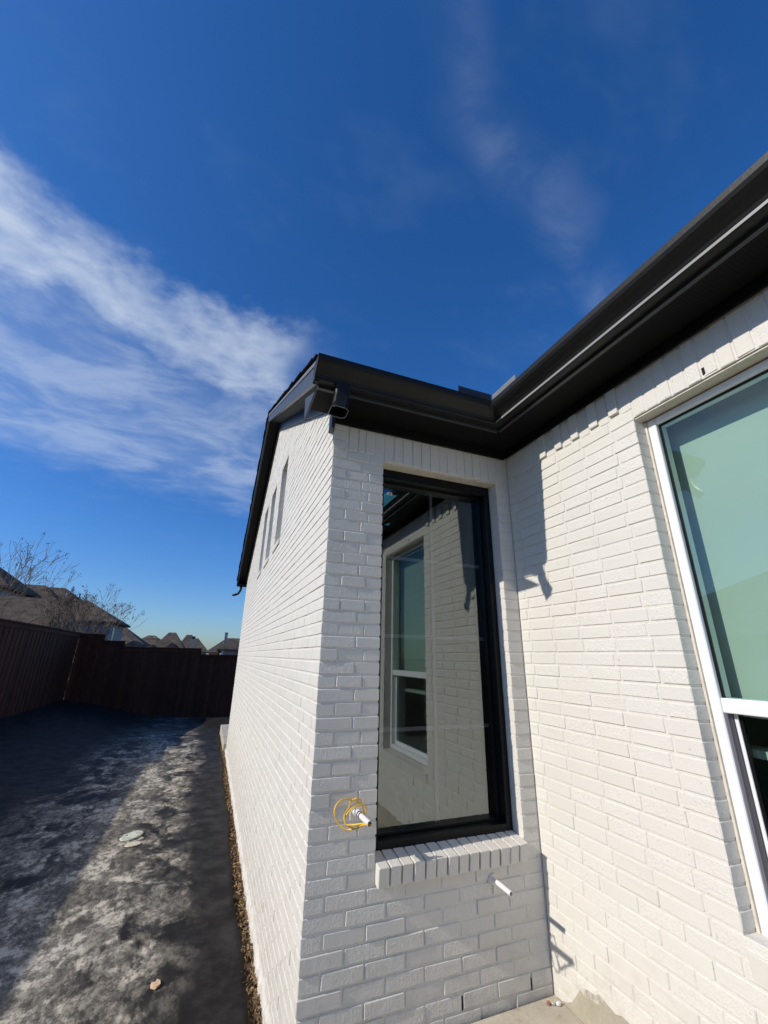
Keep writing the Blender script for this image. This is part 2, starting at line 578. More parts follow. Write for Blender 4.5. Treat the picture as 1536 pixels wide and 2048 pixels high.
class G:
    """collects polygons for one mesh"""

    def __init__(s):
        s.v = []
        s.f = []

    def poly(s, pts, faces):
        o = len(s.v)
        s.v += [tuple(p) for p in pts]
        s.f += [tuple(i + o for i in f) for f in faces]

    def box(s, a, b):
        x0, y0, z0 = [min(p, q_) for p, q_ in zip(a, b)]
        x1, y1, z1 = [max(p, q_) for p, q_ in zip(a, b)]
        s.poly([(x0, y0, z0), (x1, y0, z0), (x1, y1, z0), (x0, y1, z0), (x0, y0, z1), (x1, y0, z1), (x1, y1, z1), (x0, y1, z1)],
               [(0, 3, 2, 1), (4, 5, 6, 7), (0, 1, 5, 4), (1, 2, 6, 5), (2, 3, 7, 6), (3, 0, 4, 7)])

    def prism(s, prof, axis_pts):
        """prof: list of 3-D points (closed loop); axis_pts: (offset0, offset1) vectors"""
        n = len(prof)
        a, b = Vector(axis_pts[0]), Vector(axis_pts[1])
        P0 = [Vector(p) + a for p in prof]
        P1 = [Vector(p) + b for p in prof]
        s.poly(P0 + P1, [tuple(range(n - 1, -1, -1)), tuple(range(n, 2 * n))] + [(i, (i + 1) % n, n + (i + 1) % n, n + i) for i in range(n)])

    def tube(s, pts, rad, sides=6, cap=True, closed=False):
        pts = [Vector(p) for p in pts]
        n = len(pts)
        if isinstance(rad, (int, float)):
            rad = [rad] * n
        rings = []
        up = None
        for i, p in enumerate(pts):
            t = (pts[min(i + 1, n - 1)] - pts[max(i - 1, 0)])
            if t.length < 1e-9:
                t = Vector((0, 0, 1))
            t.normalize()
            if up is None:
                up = t.orthogonal().normalized()
            else:
                up = (up - t * up.dot(t))
                up = up.normalized() if up.length > 1e-6 else t.orthogonal().normalized()
            bi = t.cross(up)
            rings.append([p + (up * math.cos(a) + bi * math.sin(a)) * rad[i] for a in [2 * math.pi * k / sides for k in range(sides)]])
        o = len(s.v)
        for r in rings:
            s.v += [tuple(p) for p in r]
        for i in range(n - 1):
            for k in range(sides):
                k2 = (k + 1) % sides
                s.f.append((o + i * sides + k, o + i * sides + k2, o + (i + 1) * sides + k2, o + (i + 1) * sides + k))
        if cap:
            s.f.append(tuple(o + k for k in range(sides - 1, -1, -1)))
            s.f.append(tuple(o + (n - 1) * sides + k for k in range(sides)))

    def mesh(s, name, mat, smooth=False):
        me = bpy.data.meshes.new(name)
        me.from_pydata(s.v, [], s.f)
        me.materials.append(mat)
        if smooth:
            for p in me.polygons:
                p.use_smooth = True
        me.update()
        return me

    def build(s, name, mat, parent=None, smooth=False, bevel=0.0, origin=None):
        me = s.mesh(name, mat, smooth)
        if origin is None:
            xs = [v[0] for v in s.v]
            ys = [v[1] for v in s.v]
            zs = [v[2] for v in s.v]
            origin = Vector(((min(xs) + max(xs)) / 2, (min(ys) + max(ys)) / 2, min(zs)))
        me.transform(Matrix.Translation(-Vector(origin)))
        if bevel:
            bm = bmesh.new()
            bm.from_mesh(me)
            bmesh.ops.remove_doubles(bm, verts=bm.verts, dist=1e-6)
            es = [e for e in bm.edges if len(e.link_faces) == 2 and e.calc_face_angle(0) > 0.5]
            bmesh.ops.bevel(bm, geom=es, offset=bevel, segments=1, affect='EDGES', clamp_overlap=True)
            bm.to_mesh(me)
            bm.free()
        o = bpy.data.objects.new(name, me)
        o.location = origin
        link(o, parent)
        return o


def boxpart(name, a, b, mat, parent=None, bevel=0.0):
    g = G()
    g.box(a, b)
    return g.build(name, mat, parent, bevel=bevel)


def project(p):
    d = Vector(p) - CAM_C
    z = fwd.dot(d)
    if z <= 0.05:
        return None
    return 768 + F_PX * right.dot(d) / z, 1024 + F_PX * down.dot(d) / z, z


def sstep(a, b, x):
    t = max(0.0, min(1.0, (x - a) / (b - a)))
    return t * t * (3 - 2 * t)


# ------------------------------------------------------------------ ground
def gz(x, y):
    z = -1.87
    z += 0.26 * sstep(-2.2, -5.0, x)
    z -= 0.42 * sstep(8.0, 16.0, y) * sstep(-5.5, -0.2, x)
    z -= 1.2 * sstep(17.5, 40, y)
    return z


def ground():
    xs = [-900, -300, -120, -60, -30, -18, -12, -9, -7] + [-6 + 0.4 * i for i in range(21)] + [3, 5, 8, 12, 18, 30, 60, 120, 300, 900]
    ys = [-900, -300, -100, -40, -20, -10, -6] + [-4 + 0.5 * i for i in range(46)] + [20, 22, 25, 28, 32, 38, 45, 60, 90, 150, 300, 900]
    g = G()
    nx = len(xs)
    pts = [(x, y, gz(x, y) - 0.03) for y in ys for x in xs]
    fs = [(j * nx + i, j * nx + i + 1, (j + 1) * nx + i + 1, (j + 1) * nx + i) for j in range(len(ys) - 1) for i in range(nx - 1)]
    g.poly(pts, fs)
    tag(g.build("ground", M['soil'], smooth=True, origin=(0, 0, 0)), kind="structure")


ground()
D = 7.6           # depth of the gabled wing
W = 1.349         # width of the return wall
H = 0.0677        # brick course


def sheet():
    g = G()
    ys = [-4.5 + 0.16 * i for i in range(129)]
    nx = 44
    rs = random.Random(3)
    top = []
    for y in ys:
        xr = -0.095 + 0.012 * math.sin(y * 2.1) + 0.007 * math.sin(y * 5.3 + 1)
        if y > 10.3:
            xr = -0.095 + 1.4 * sstep(10.3, 10.7, y)
        xl = -5.06
        for i in range(nx):
            t = i / (nx - 1)
            x = xl + (xr - xl) * (1 - (1 - t) ** 1.25)
            wr = 0.006 * math.sin(x * 3.1 + 0.7 * math.sin(y * 1.3)) * math.sin(y * 1.9 + x) + rs.uniform(-0.0015, 0.0015)
            edge = 0.012 if i == nx - 1 else 0.0
            top.append((x, y, gz(x, y) + 0.004 + 0.05 * sstep(-4.9, -5.05, x) + abs(wr) + edge * (0.5 + 0.5 * math.sin(y * 4))))
    n = len(top)
    fs = [(j * nx + i, j * nx + i + 1, (j + 1) * nx + i + 1, (j + 1) * nx + i) for j in range(len(ys) - 1) for i in range(nx - 1)]
    g.poly(top, fs)
    # turned-down edge gives the sheet its thickness
    e = [j * nx + nx - 1 for j in range(len(ys))]
    o = len(g.v)
    g.v += [(g.v[k][0] + 0.001, g.v[k][1], g.v[k][2] - 0.02) for k in e]
    g.f += [(e[j], o + j, o + j + 1, e[j + 1]) for j in range(len(ys) - 1)]
    ob = g.build("ground_sheet", M['sheet'], smooth=True, origin=(-2.5, 5, -1.87))
    tag(ob, "black ground sheet with dusty footprints between the fence and the white house", "ground sheet")


sheet()
# patio the photographer stands on, and the slab behind the wing
tag(boxpart("patio", (-1.3, -6.5, -2.0), (W - 0.004, -0.012, -1.658), M['concrete'], bevel=0.006), kind="structure")
tag(boxpart("path", (-0.055, D + 0.004, -2.3), (6.0, 10.2, -1.74), M['concrete'], bevel=0.006), kind="structure")

# ------------------------------------------------------------------ the white brick house
HOUSE = empty("white_brick_house", (3.5, 3.0, -1.66))
tag(HOUSE, "white painted brick house with black gutters and dark roof, filling the right side", "house")

SLITS = [(2.28, 2.82), (3.29, 3.83), (4.25, 4.79)]
SZ0, SZ1 = 1.205, 2.275
BX0, BX1, BZ0, BZ1 = 0.345, 1.238, -0.975, 1.187      # opening of the black window
CY0, CY1, CZ0, CZ1 = -1.037, -2.09, -0.972, 1.168      # opening of the white window
EAVE_Y, EAVE_Z, PEAK_Y, PEAK_Z = -0.33, 1.60, 3.80, 3.68
SL = (PEAK_Z - EAVE_Z) / (PEAK_Y - EAVE_Y)


def rake(y):
    return PEAK_Z - SL * abs(y - PEAK_Y)


REC = 0.0044     # joints sit this far behind the brick faces
g = G()          # gable wall backing, cut into pieces round the slits
top_cut = lambda y: rake(y) - 0.20
ycuts = [REC, 1.2] + [v for s_ in SLITS for v in s_] + [6.4, D]
for y0, y1 in zip(ycuts[:-1], ycuts[1:]):
    mids = [y0] + ([PEAK_Y] if y0 < PEAK_Y < y1 else []) + [y1]
    if (y0, y1) in SLITS:
        g.box((REC, y0, -2.1), (0.17, y1, SZ0 - 0.004))
        for a, b in zip(mids[:-1], mids[1:]):
            g.prism([(REC, a, SZ1 + 0.004), (REC, b, SZ1 + 0.004), (REC, b, top_cut(b)), (REC, a, top_cut(a))], ((0, 0, 0), (0.17, 0, 0)))
    else:
        for a, b in zip(mids[:-1], mids[1:]):
            g.prism([(REC, a, -2.1), (REC, b, -2.1), (REC, b, top_cut(b)), (REC, a, top_cut(a))], ((0, 0, 0), (0.17, 0, 0)))
WALL_A = g.build("gable_wall", M['mortar'], HOUSE, origin=(0.09, 3.8, -2.1))
tag(WALL_A, "tall sunlit gable wall of white painted brick")
g = G()
zt = 1.455
g.box((0.150, REC + 0.0003, -2.0), (BX0 - 0.002, 0.1695, zt))
g.box((BX1 + 0.002, REC, -2.0), (W + 0.17, 0.17, zt))
g.box((BX0 - 0.002, REC, -2.0), (BX1 + 0.002, 0.17, BZ0 - 0.012))
g.box((BX0 - 0.002, REC, BZ1 + 0.006), (BX1 + 0.002, 0.17, zt))
WALL_B = g.build("return_wall", M['mortar'], HOUSE, origin=(0.7, 0.09, -2.0))
tag(WALL_B, "shaded white brick wall holding the black-framed window")
g = G()
CEND = -3.4
g.box((W + REC - 0.0003, 0.0, -1.70), (W + 0.17, CY0 + 0.003, zt))
g.box((W + REC - 0.0003, CY1 - 0.003, -1.5), (W + 0.17, CEND, zt))
g.box((W + REC - 0.0003, CY0 + 0.003, -1.5), (W + 0.17, CY1 - 0.003, CZ0 - 0.012))
g.box((W + REC - 0.0003, CY0 + 0.003, CZ1 + 0.006), (W + 0.17, CY1 - 0.003, zt))
WALL_C = g.build("side_wall", M['mortar'], HOUSE, origin=(W + 0.09, -1.7, -1.5))
tag(WALL_C, "sunlit white brick wall holding the white-framed window")
# the rest of the shell, so that no light leaks in
g = G()
g.box((0.18, D - 0.2, -2.1), (9.0, D, 1.58))
g.box((W + 0.18, CEND, -1.6), (9.0, CEND + 0.2, 1.58))
g.box((8.8, CEND, -1.6), (9.0, D, 1.58))
g.build("back_walls", M['mortar'], HOUSE)
# foundation under the side wall and sloppy mortar toe under the gable
g = G()
n = 90
prof = []
pts, fs = [], []
for i in range(n + 1):
    y = -0.02 - 3.4 * i / n
    zt_ = -1.508 + 0.007 * math.sin(i * 1.7) + 0.006 * math.sin(i * 4.1) - 0.16 * sstep(-0.27, -0.05, y)
    xo = W - 0.006 - 0.003 * math.sin(i * 2.3)
    pts += [(xo, y, -2.0), (xo, y, zt_), (W + 0.012, y, zt_ + 0.006)]
for i in range(n):
    o_ = i * 3
    fs += [(o_, o_ + 1, o_ + 4, o_ + 3), (o_ + 1, o_ + 2, o_ + 5, o_ + 4)]
g.poly(pts, fs)
tag(g.build("foundation", M['stem'], HOUSE), "bare beige concrete foundation strip under the sunlit wall")
g = G()
pts, fs = [], []
n = 150
rs = random.Random(9)
for i in range(n + 1):
    y = -0.01 + (D + 0.01) * i / n
    b_ = 0.010 + 0.014 * rs.random()
    z_ = -1.80 + rs.uniform(-0.022, 0.02)
    pts += [(-b_ - 0.012, y, -2.15), (-b_, y, z_ - 0.03), (-0.002, y, z_), (0.02, y, z_ + 0.004)]
for i in range(n):
    o_ = i * 4
    for k in range(3):
        fs.append((o_ + k, o_ + k + 4, o_ + k + 5, o_ + k + 1))
g.poly(pts, fs)
tag(g.build("mortar_toe", M['mortar'], HOUSE), "rough painted mortar along the foot of the gable wall")

# ---- bricks
BR = []      # (kind, wall, centre, dims, normal axis)
BL, BH, BD, J = 0.1930, 0.0577, 0.092, 0.010


def add_brick(kind, wall, lo, hi, axis):
    d = [h_ - l_ for l_, h_ in zip(lo, hi)]
    if min(d) < 0.018:
        return
    BR.append((kind, wall, tuple((a + b) / 2 for a, b in zip(lo, hi)), tuple(d), axis))


def course(u0, u1, start, cuts=()):
    """split a course from u0 to u1 into bricks; start = length of the first piece"""
    out = []
    u = u0
    L = start
    while u < u1 - 0.02:
        e = min(u + L, u1)
        if u1 - e < 0.045 and u1 - e > 0:
            e = u1
        out.append((u, e))
        u = e + J
        L = BL
    return out


def ztop(k):
    return -k * H


# corner and return wall
for k in range(-20, 27):
    t_ = ztop(k)
    b_ = t_ - BH
    if t_ > 1.42:
        continue
    t_ = min(t_, 1.392)
    odd = k % 2 != 0
    if t_ > 1.23:        # corner stack beside the soldier course
        add_brick('brick', 'B', (0, 0, b_), (0.092, 0.194 if not odd else 0.092, t_), 1)
        continue
    cw = 0.194 if odd else 0.092
    add_brick('brick', 'B', (0, 0, b_), (cw, 0.092 if odd else 0.194, t_), 1)
    if k > 24:
        continue
    if b_ > BZ0 - 0.03:
        if odd:
            row = [(0.204, BX0 - 0.002)]
        else:
            row = [(0.102, 0.240), (0.250, BX0 - 0.002)]
        row = [(a, b + (0.004 if i_ == len(row) - 1 else 0)) for i_, (a, b) in enumerate(row)]
        row.append((BX1, W - 0.004))
    elif t_ > BZ0 - 0.095:      # level with the projecting sill
        row = course(cw + J, BX0 - 0.004, BL) + [(BX1 + 0.002, W - 0.004)]
    else:
        row = course(cw + J, W - 0.004, BL)
    for a, b in row:
        add_brick('brick', 'B', (a, 0, b_), (b, BD, t_), 1)
# soldier course over return wall
x = 0.102
i = 0
rs = random.Random(21)
while x < W - 0.03:
    wd = BH + (0.006 if i % 5 == 1 else 0) - (0.024 if i == 1 else 0)
    zb = 1.229 if x < BX0 - 0.02 else 1.193
    zb += rs.uniform(-0.003, 0.003)
    add_brick('soldier_brick', 'B', (x, 0, zb), (min(x + wd, W - 0.003), BD, 1.392), 1)
    x += wd + J
    i += 1
# steel lintel edge shown under the soldiers
boxpart("lintel", (BX0 - 0.05, 0.012, BZ1 - 0.004), (BX1 + 0.05, 0.10, BZ1 + 0.005), M['caulk'], HOUSE)
boxpart("lintel", (W + 0.012, CY0 + 0.05, CZ1 - 0.004), (W + 0.10, CY1 - 0.05, CZ1 + 0.005), M['caulk'], HOUSE)
# rowlock sill of the black window
ns = 14
sw = (BX1 - BX0 - 0.002) / ns
for i in range(ns):
    x0 = BX0 + 0.002 + i * sw
    BR.append(('sill_brick', 'B', (x0 + sw / 2 - 0.004, 0.026, BZ0 - 0.050), (sw - 0.008, 0.140, 0.086), 'sillB'))
# side wall (faces -x), courses run toward the camera from the inner corner
for k in range(-18, 23):
    t_ = ztop(k)
    b_ = t_ - BH
    odd = k % 2 != 0
    segs = [(0.004, 3.38)]
    if b_ > CZ0 - 0.02 and b_ < CZ1:
        segs = [(0.004, -CY0), (-CY1, 3.38)]
    for si, (u0, u1) in enumerate(segs):
        st = (BL if odd else 0.092) if si == 0 else (0.092 if odd else BL)
        # a longer or shorter first piece keeps the joints wandering
        st += 0.012 * math.sin(k * 2.3)
        if si == 0 and len(segs) == 2:
            # close the jamb with whole and half bricks
            row = []
            u = u1
            L = BL * 0.62 if odd else 0.092 + 0.05
            while u > u0 + 0.02:
                e = max(u - L, u0)
                if e - u0 < 0.045:
                    e = u0
                row.append((e, u))
                u = e - J
                L = BL
        else:
            row = course(u0, u1, st)
        for a, b in row:
            if t_ > CZ0 - 0.03 and b_ < CZ0 and a > -CY0 - 0.05 and b < -CY1 + 0.05:
                continue
            # the lowest course starts a little from the corner where the foundation steps up
            if k >= 22 and a < 0.0:
                continue
            add_brick('brick', 'C', (W, -b, b_), (W + BD, -a, t_), 0)
# the last courses by the inner corner run down to the patio
for k in (23, 24):
    t_ = ztop(k)
    add_brick('brick', 'C', (W, -0.21, max(t_ - BH, -1.655)), (W + BD, -0.004, t_), 0)
    add_brick('brick', 'C', (W, -0.40, max(t_ - BH, -1.655)), (W + BD, -0.22, t_), 0)
u = 0.012
i = 0
while u < 3.3:
    wd = BH + (0.005 if i % 4 == 2 else 0)
    over = u > -CY0 - 0.06 and u < -CY1 + 0.06
    zb = (CZ1 + 0.008) if over else 1.229
    proud = 0.0
    if not over and i % 2 == 1 and u > 0.3:
        proud = 0.011
        zb += 0.014
    add_brick('soldier_brick', 'C', (W - proud, -(u + wd), zb + rs.uniform(-0.003, 0.003)), (W + BD - proud, -u, 1.41), 0)
    u += wd + J
    i += 1
# rowlock sill of the white window
ns = 15
sw = (CY0 - CY1) / ns
for i in range(ns):
    y0 = CY1 + i * sw
    BR.append(('sill_brick', 'C', (W + 0.060, y0 + sw / 2, CZ0 - 0.050), (0.132, sw - 0.004, 0.088), 'sillC'))
# gable wall (faces -x), courses run away from the corner
for k in range(-56, 27):
    t_ = ztop(k)
    b_ = t_ - BH
    odd = k % 2 != 0
    lim = []
    # courses above the eaves stop at the rake
    yA = 0.0
    yB = D
    if t_ > rake(0.0) - 0.23:
        dy_ = (PEAK_Z - 0.23 - t_) / SL
        if dy_ < 0.1:
            continue
        yA, yB = max(0.0, PEAK_Y - dy_), min(D, PEAK_Y + dy_)
    segs = [(yA, yB)]
    if b_ > SZ0 - 0.03 and t_ < SZ1 + 0.03:
        segs = []
        c0 = yA
        for a, b in SLITS:
            segs.append((c0, a))
            c0 = b
        segs.append((c0, yB))
    for si, (u0, u1) in enumerate(segs):
        if u1 - u0 < 0.05:
            continue
        if si == 0 and u0 == 0.0:
            if t_ <= 1.40:
                u0 = (0.092 if odd else 0.194) + J      # the corner brick is already there
                if t_ > 1.23:
                    u0 = (0.092 if odd else 0.194) + J
            st = BL
        else:
            st = BL * (0.5 if odd else 1.0)
            if len(segs) == 1:
                st = BL * (0.35 + 0.6 * ((k * 7) % 5) / 5)
        for a, b in course(u0, u1, st):
            add_brick('brick', 'A', (0, a, b_), (BD, b, t_), 0)
for (a, b) in SLITS:
    n_ = 8
    for i in range(n_):
        y0 = a + (b - a) * i / n_
        BR.append(('sill_brick', 'A', (0.030, y0 + (b - a) / n_ / 2, SZ0 - 0.026), (0.10, (b - a) / n_ - 0.008, 0.05), 'slitA'))

MESHES = {}


def brick_mesh(dims, var):
    key = (tuple(round(d * 500) for d in dims), var)
    if key in MESHES:
        return MESHES[key]
    rs_ = random.Random(hash(key) & 0xffff)
    bm = bmesh.new()
    bmesh.ops.create_cube(bm, size=1.0)
    for v in bm.verts:
        v.co = Vector((v.co.x * dims[0], v.co.y * dims[1], v.co.z * dims[2]))
    bmesh.ops.bevel(bm, geom=list(bm.edges), offset=0.0022 + 0.0016 * rs_.random(), segments=1, affect='EDGES')
    for v in bm.verts:
        v.co += Vector((rs_.uniform(-1, 1), rs_.uniform(-1, 1), rs_.uniform(-1, 1))) * 0.0011
    me = bpy.data.meshes.new("brick")
    bm.to_mesh(me)
    bm.free()
    me.materials.append(M['paint'])
    MESHES[key] = me
    return me


def brick_size_in_view(rec):
    kind, wall, c, d, ax = rec
    p = project(c)
    if p is None or not (-20 < p[0] < 1556 and -20 < p[1] < 2068):
        return 0.0
    nrm = Vector((0, -1, 0)) if wall == 'B' else Vector((-1, 0, 0))
    vd = (CAM_C - Vector(c))
    cosv = max(0.0, nrm.dot(vd.normalized()))
    area = (d[0] if wall == 'B' else d[1]) * d[2]
    return area * cosv / vd.length_squared


rsb = random.Random(5)
plain = [(brick_size_in_view(r), i) for i, r in enumerate(BR) if r[0] == 'brick']
plain.sort(reverse=True)
chosen = {i for s_, i in plain[:300] if s_ > 0}
chosen |= {i for i, r in enumerate(BR) if r[0] != 'brick' and brick_size_in_view(r) > 0}
PAR = {'A': WALL_A, 'B': WALL_B, 'C': WALL_C}
REST = G()
for i, (kind, wall, c, d, ax) in enumerate(BR):
    me = brick_mesh(d, rsb.randrange(6))
    off = rsb.gauss(0, 0.0014 if wall == 'B' else 0.0008)
    off = max(-0.003, min(0.003, off))
    loc = Vector(c)
    rk = 0.003 if wall == 'B' else 0.0016
    rot = [rsb.gauss(0, rk), rsb.gauss(0, rk), rsb.gauss(0, rk)]
    if wall == 'B' and ax == 1:
        loc.y += off
        if c[0] < 0.11:
            loc.x += rsb.gauss(0, 0.0010)
    elif ax == 0:
        loc.x += off
    if ax == 'sillB':
        loc.y += rsb.uniform(-0.004, 0.004)
        rot[0] += math.radians(8)
    elif ax == 'sillC':
        rot[1] -= math.radians(5)
    elif ax == 'slitA':
        rot[1] -= math.radians(10)
    mat = Matrix.LocRotScale(loc, Quaternion((1, 0, 0), rot[0]) @ Quaternion((0, 1, 0), rot[1]) @ Quaternion((0, 0, 1), rot[2]), (1, 1, 1))
    if i in chosen:
        o = bpy.data.objects.new(kind, me)
        o.matrix_basis = mat
        link(o, PAR[wall])
    else:
        vs = [mat @ v.co for v in me.vertices]
        REST.poly(vs, [tuple(p.vertices) for p in me.polygons])
o = REST.build("brickwork", M['paint'], HOUSE, origin=(0, 0, 0))
tag(o, "remaining white painted bricks of the walls", kind="stuff")
# open weep joints in the lowest courses of the return wall
for x_, z_, w_ in ((0.806, -1.592, 0.0065), (1.216, -1.603, 0.005)):
    boxpart("weep_hole", (x_ - w_ / 2, 0.0012, z_ - 0.026), (x_ + w_ / 2, 0.02, z_ + 0.026), M['dark'], HOUSE)
for y_ in (-1.395,):
    boxpart("weep_hole", (W - 0.0005, y_ - 0.006, 1.19), (W + 0.02, y_ + 0.006, 1.225), M['dark'], HOUSE)


# ---- windows
def window_black():
    wd = empty("black_window", ((BX0 + BX1) / 2, 0.12, BZ0))
    wd.parent = HOUSE
    wd.matrix_parent_inverse = PARENT_INV(HOUSE)
    tag(wd, "tall black-framed fixed window mirroring the sunlit wall")
    y0, y1 = 0.088, 0.214
    fw = 0.042
    z0, z1 = BZ0 - 0.005, BZ1 - 0.03
    xl, xr = BX0 + 0.001, BX1 - 0.002
    boxpart("frame", (xl, y0, z0), (xl + fw, y1, z1), M['black'], wd, 0.003)
    boxpart("frame", (xr - fw, y0, z0), (xr, y1, z1), M['black'], wd, 0.003)
    boxpart("frame", (xl + fw, y0 + 0.001, z0), (xr - fw, y1, z0 + fw), M['black'], wd, 0.003)
    boxpart("frame", (xl + fw, y0 + 0.001, z1 - fw), (xr - fw, y1, z1), M['black'], wd, 0.003)
    boxpart("frame", (xl, y0 + 0.002, z1 + 0.0005), (xr, y1, BZ1 - 0.005), M['black'], wd)
    sw_ = 0.014       # stepped inner bead
    a0, a1, c0, c1 = xl + fw, xr - fw, z0 + fw, z1 - fw
    for p, q_ in (((a0, 0.150, c0), (a0 + sw_, y1, c1)), ((a1 - sw_, 0.150, c0), (a1, y1, c1)),
                  ((a0 + sw_, 0.1505, c0), (a1 - sw_, y1, c0 + sw_)), ((a0 + sw_, 0.1505, c1 - sw_), (a1 - sw_, y1, c1))):
        boxpart("glazing_bead", p, q_, M['black'], wd, 0.002)
    a0 += sw_ - 0.004
    a1 -= sw_ - 0.004
    c0 += sw_ - 0.004
    c1 -= sw_ - 0.004
    boxpart("pane", (a0, 0.178, c0), (a1, 0.182, c1), M['glass'], wd)
    boxpart("pane", (a0, 0.202, c0), (a1, 0.206, c1), M['glass_inner'], wd)
    bw = 0.011
    xm = 0.795
    boxpart("grille_bar", (xm - bw, 0.188, c0), (xm + bw, 0.196, c1), M['bar'], wd)
    for z_ in (0.592, 0.090, -0.438):
        boxpart("grille_bar", (a0, 0.1885, z_ - bw), (xm - bw - 0.0005, 0.1955, z_ + bw), M['bar'], wd)
        boxpart("grille_bar", (xm + bw + 0.0005, 0.1885, z_ - bw), (a1, 0.1955, z_ + bw), M['bar'], wd)
    # maker's sticker in the upper corner
    lb = boxpart("sticker", (0.444, 0.1765, 1.034), (0.484, 0.1773, 1.053), M['label'], wd)
    boxpart("print", (0.456, 0.1756, 1.039), (0.478, 0.1764, 1.046), M['ink'], lb)
    # the unlit room behind
    g_ = G()
    X0, X1, Y0, Y1, Z0, Z1, Z2 = 0.19, 3.2, 0.1725, 3.3, -1.5, 1.47, 3.02
    g_.poly([(X0, Y0, Z0), (X1, Y0, Z0), (X1, Y1, Z0), (X0, Y1, Z0), (X0, Y0, Z1), (X1, Y0, Z1), (X1, Y1, Z2), (X0, Y1, Z2)],
            [(0, 1, 2, 3), (7, 6, 5, 4), (5, 6, 2, 1), (6, 7, 3, 2), (7, 4, 0, 3)])
    g_.build("room", M['room'], HOUSE)


def window_white():
    wd = empty("white_window", (W + 0.12, (CY0 + CY1) / 2, CZ0))
    wd.parent = HOUSE
    wd.matrix_parent_inverse = PARENT_INV(HOUSE)
    tag(wd, "white vinyl single-hung window with green-tinted glass in the sunlit wall")
    x0, x1 = W + 0.080, W + 0.165
    y0, y1 = CY0 - 0.010, CY1 + 0.010          # y0 is the edge nearer the corner
    z0, z1 = CZ0 + 0.004, CZ1 - 0.010
    fw = 0.042
    boxpart("caulk_bead", (x0 - 0.006, CY0 + 0.002, z0), (x0 + 0.05, y0 + 0.0005, z1), M['caulk'], wd)
    for ya, yb_ in ((y0, y0 - fw), (y1 + fw, y1)):
        boxpart("frame", (x0, ya, z0), (x1, yb_, z1), M['vinyl'], wd, 0.004)
    boxpart("frame", (x0 + 0.001, y0 - fw, z1 - fw + 0.006), (x1, y1 + fw, z1), M['vinyl'], wd, 0.004)
    boxpart("frame", (x0 + 0.001, y0 - fw, z0), (x1, y1 + fw, z0 + fw), M['vinyl'], wd, 0.004)
    rail0, rail1 = -0.228, -0.172
    boxpart("meeting_rail", (x0 + 0.006, y0 - fw, rail0), (x1, y1 + fw, rail1), M['vinyl'], wd, 0.003)
    boxpart("gasket", (x0 + 0.020, y0 - fw, rail1), (x0 + 0.034, y0 - fw - 0.007, z1 - fw), M['black'], wd)
    boxpart("gasket", (x0 + 0.020, y0 - fw - 0.007, z1 - fw - 0.002), (x0 + 0.034, y1 + fw, z1 - fw + 0.0055), M['black'], wd)
    up = ((y0 - fw - 0.002), (y1 + fw + 0.002))
    boxpart("pane", (x0 + 0.024, up[0], rail1 - 0.002), (x0 + 0.028, up[1], z1 - fw + 0.004), M['green_glass'], wd)
    # lower sash sits deeper
    s0 = x0 + 0.045
    ya = y0 - fw - 0.012
    boxpart("track", (x0 + 0.012, y0 - fw, z0 + fw), (x0 + 0.075, y0 - fw - 0.010, rail0), M['bar'], wd)
    boxpart("sash", (s0, ya, z0 + fw), (s0 + 0.03, ya - 0.014, rail0 - 0.004), M['vinyl'], wd, 0.002)
    boxpart("sash", (s0, y1 + fw + 0.03, z0 + fw), (s0 + 0.03, y1 + fw, rail0 - 0.004), M['vinyl'], wd, 0.002)
    boxpart("sash", (s0 + 0.001, ya - 0.014, z0 + fw), (s0 + 0.03, y1 + fw + 0.03, z0 + fw + 0.03), M['vinyl'], wd, 0.002)
    boxpart("gasket", (s0 + 0.006, ya - 0.014, z0 + fw + 0.03), (s0 + 0.02, ya - 0.026, rail0 - 0.004), M['black'], wd)
    boxpart("pane", (s0 + 0.012, ya - 0.013, z0 + fw + 0.02), (s0 + 0.016, y1 + fw + 0.02, rail0 - 0.003), M['green_glass'], wd)
    # white board standing behind the upper glass
    bl = boxpart("blind", (x0 + 0.150, CY0 + 0.10, rail0 - 0.02), (x0 + 0.158, CY1 - 0.1, CZ1 + 0.1), M['blind'], wd)
    tag(bl, "pale board behind the upper pane, lit by the sun")
    # lower view into the room
    boxpart("interior_sill", (x0 + 0.155, CY0 + 0.08, -0.40), (x0 + 0.28, CY1 - 0.08, -0.37), M['blind'], wd)
    g_ = G()
    X0, X1, Y0, Y1, Z0, Z1 = W + 0.172, 5.5, -3.2, -0.2, -1.5, 1.45
    g_.poly([(X0, Y0, Z0), (X1, Y0, Z0), (X1, Y1, Z0), (X0, Y1, Z0), (X0, Y0, Z1), (X1, Y0, Z1), (X1, Y1, Z1), (X0, Y1, Z1)],
            [(0, 1, 2, 3), (7, 6, 5, 4), (4, 5, 1, 0), (5, 6, 2, 1), (6, 7, 3, 2)])
    g_.build("room", M['room_green'], HOUSE)


def slit_windows():
    for a, b in SLITS:
        wd = empty("slit_window", (0.09, (a + b) / 2, SZ0))
        wd.parent = HOUSE
        wd.matrix_parent_inverse = PARENT_INV(HOUSE)
        for p, q_ in (((0.092, a, SZ0), (0.13, a + 0.03, SZ1)), ((0.092, b - 0.03, SZ0), (0.13, b, SZ1)),
                      ((0.093, a + 0.03, SZ0), (0.13, b - 0.03, SZ0 + 0.03)), ((0.093, a + 0.03, SZ1 - 0.03), (0.13, b - 0.03, SZ1))):
            boxpart("frame", p, q_, M['vinyl'], wd)
        boxpart("pane", (0.108, a + 0.03, SZ0 + 0.03), (0.112, b - 0.03, SZ1 - 0.03), M['glass'], wd)
        boxpart("room", (0.15, a, SZ0 - 0.01), (0.20, b, SZ1 + 0.01), M['room'], wd)


window_black()
window_white()
slit_windows()

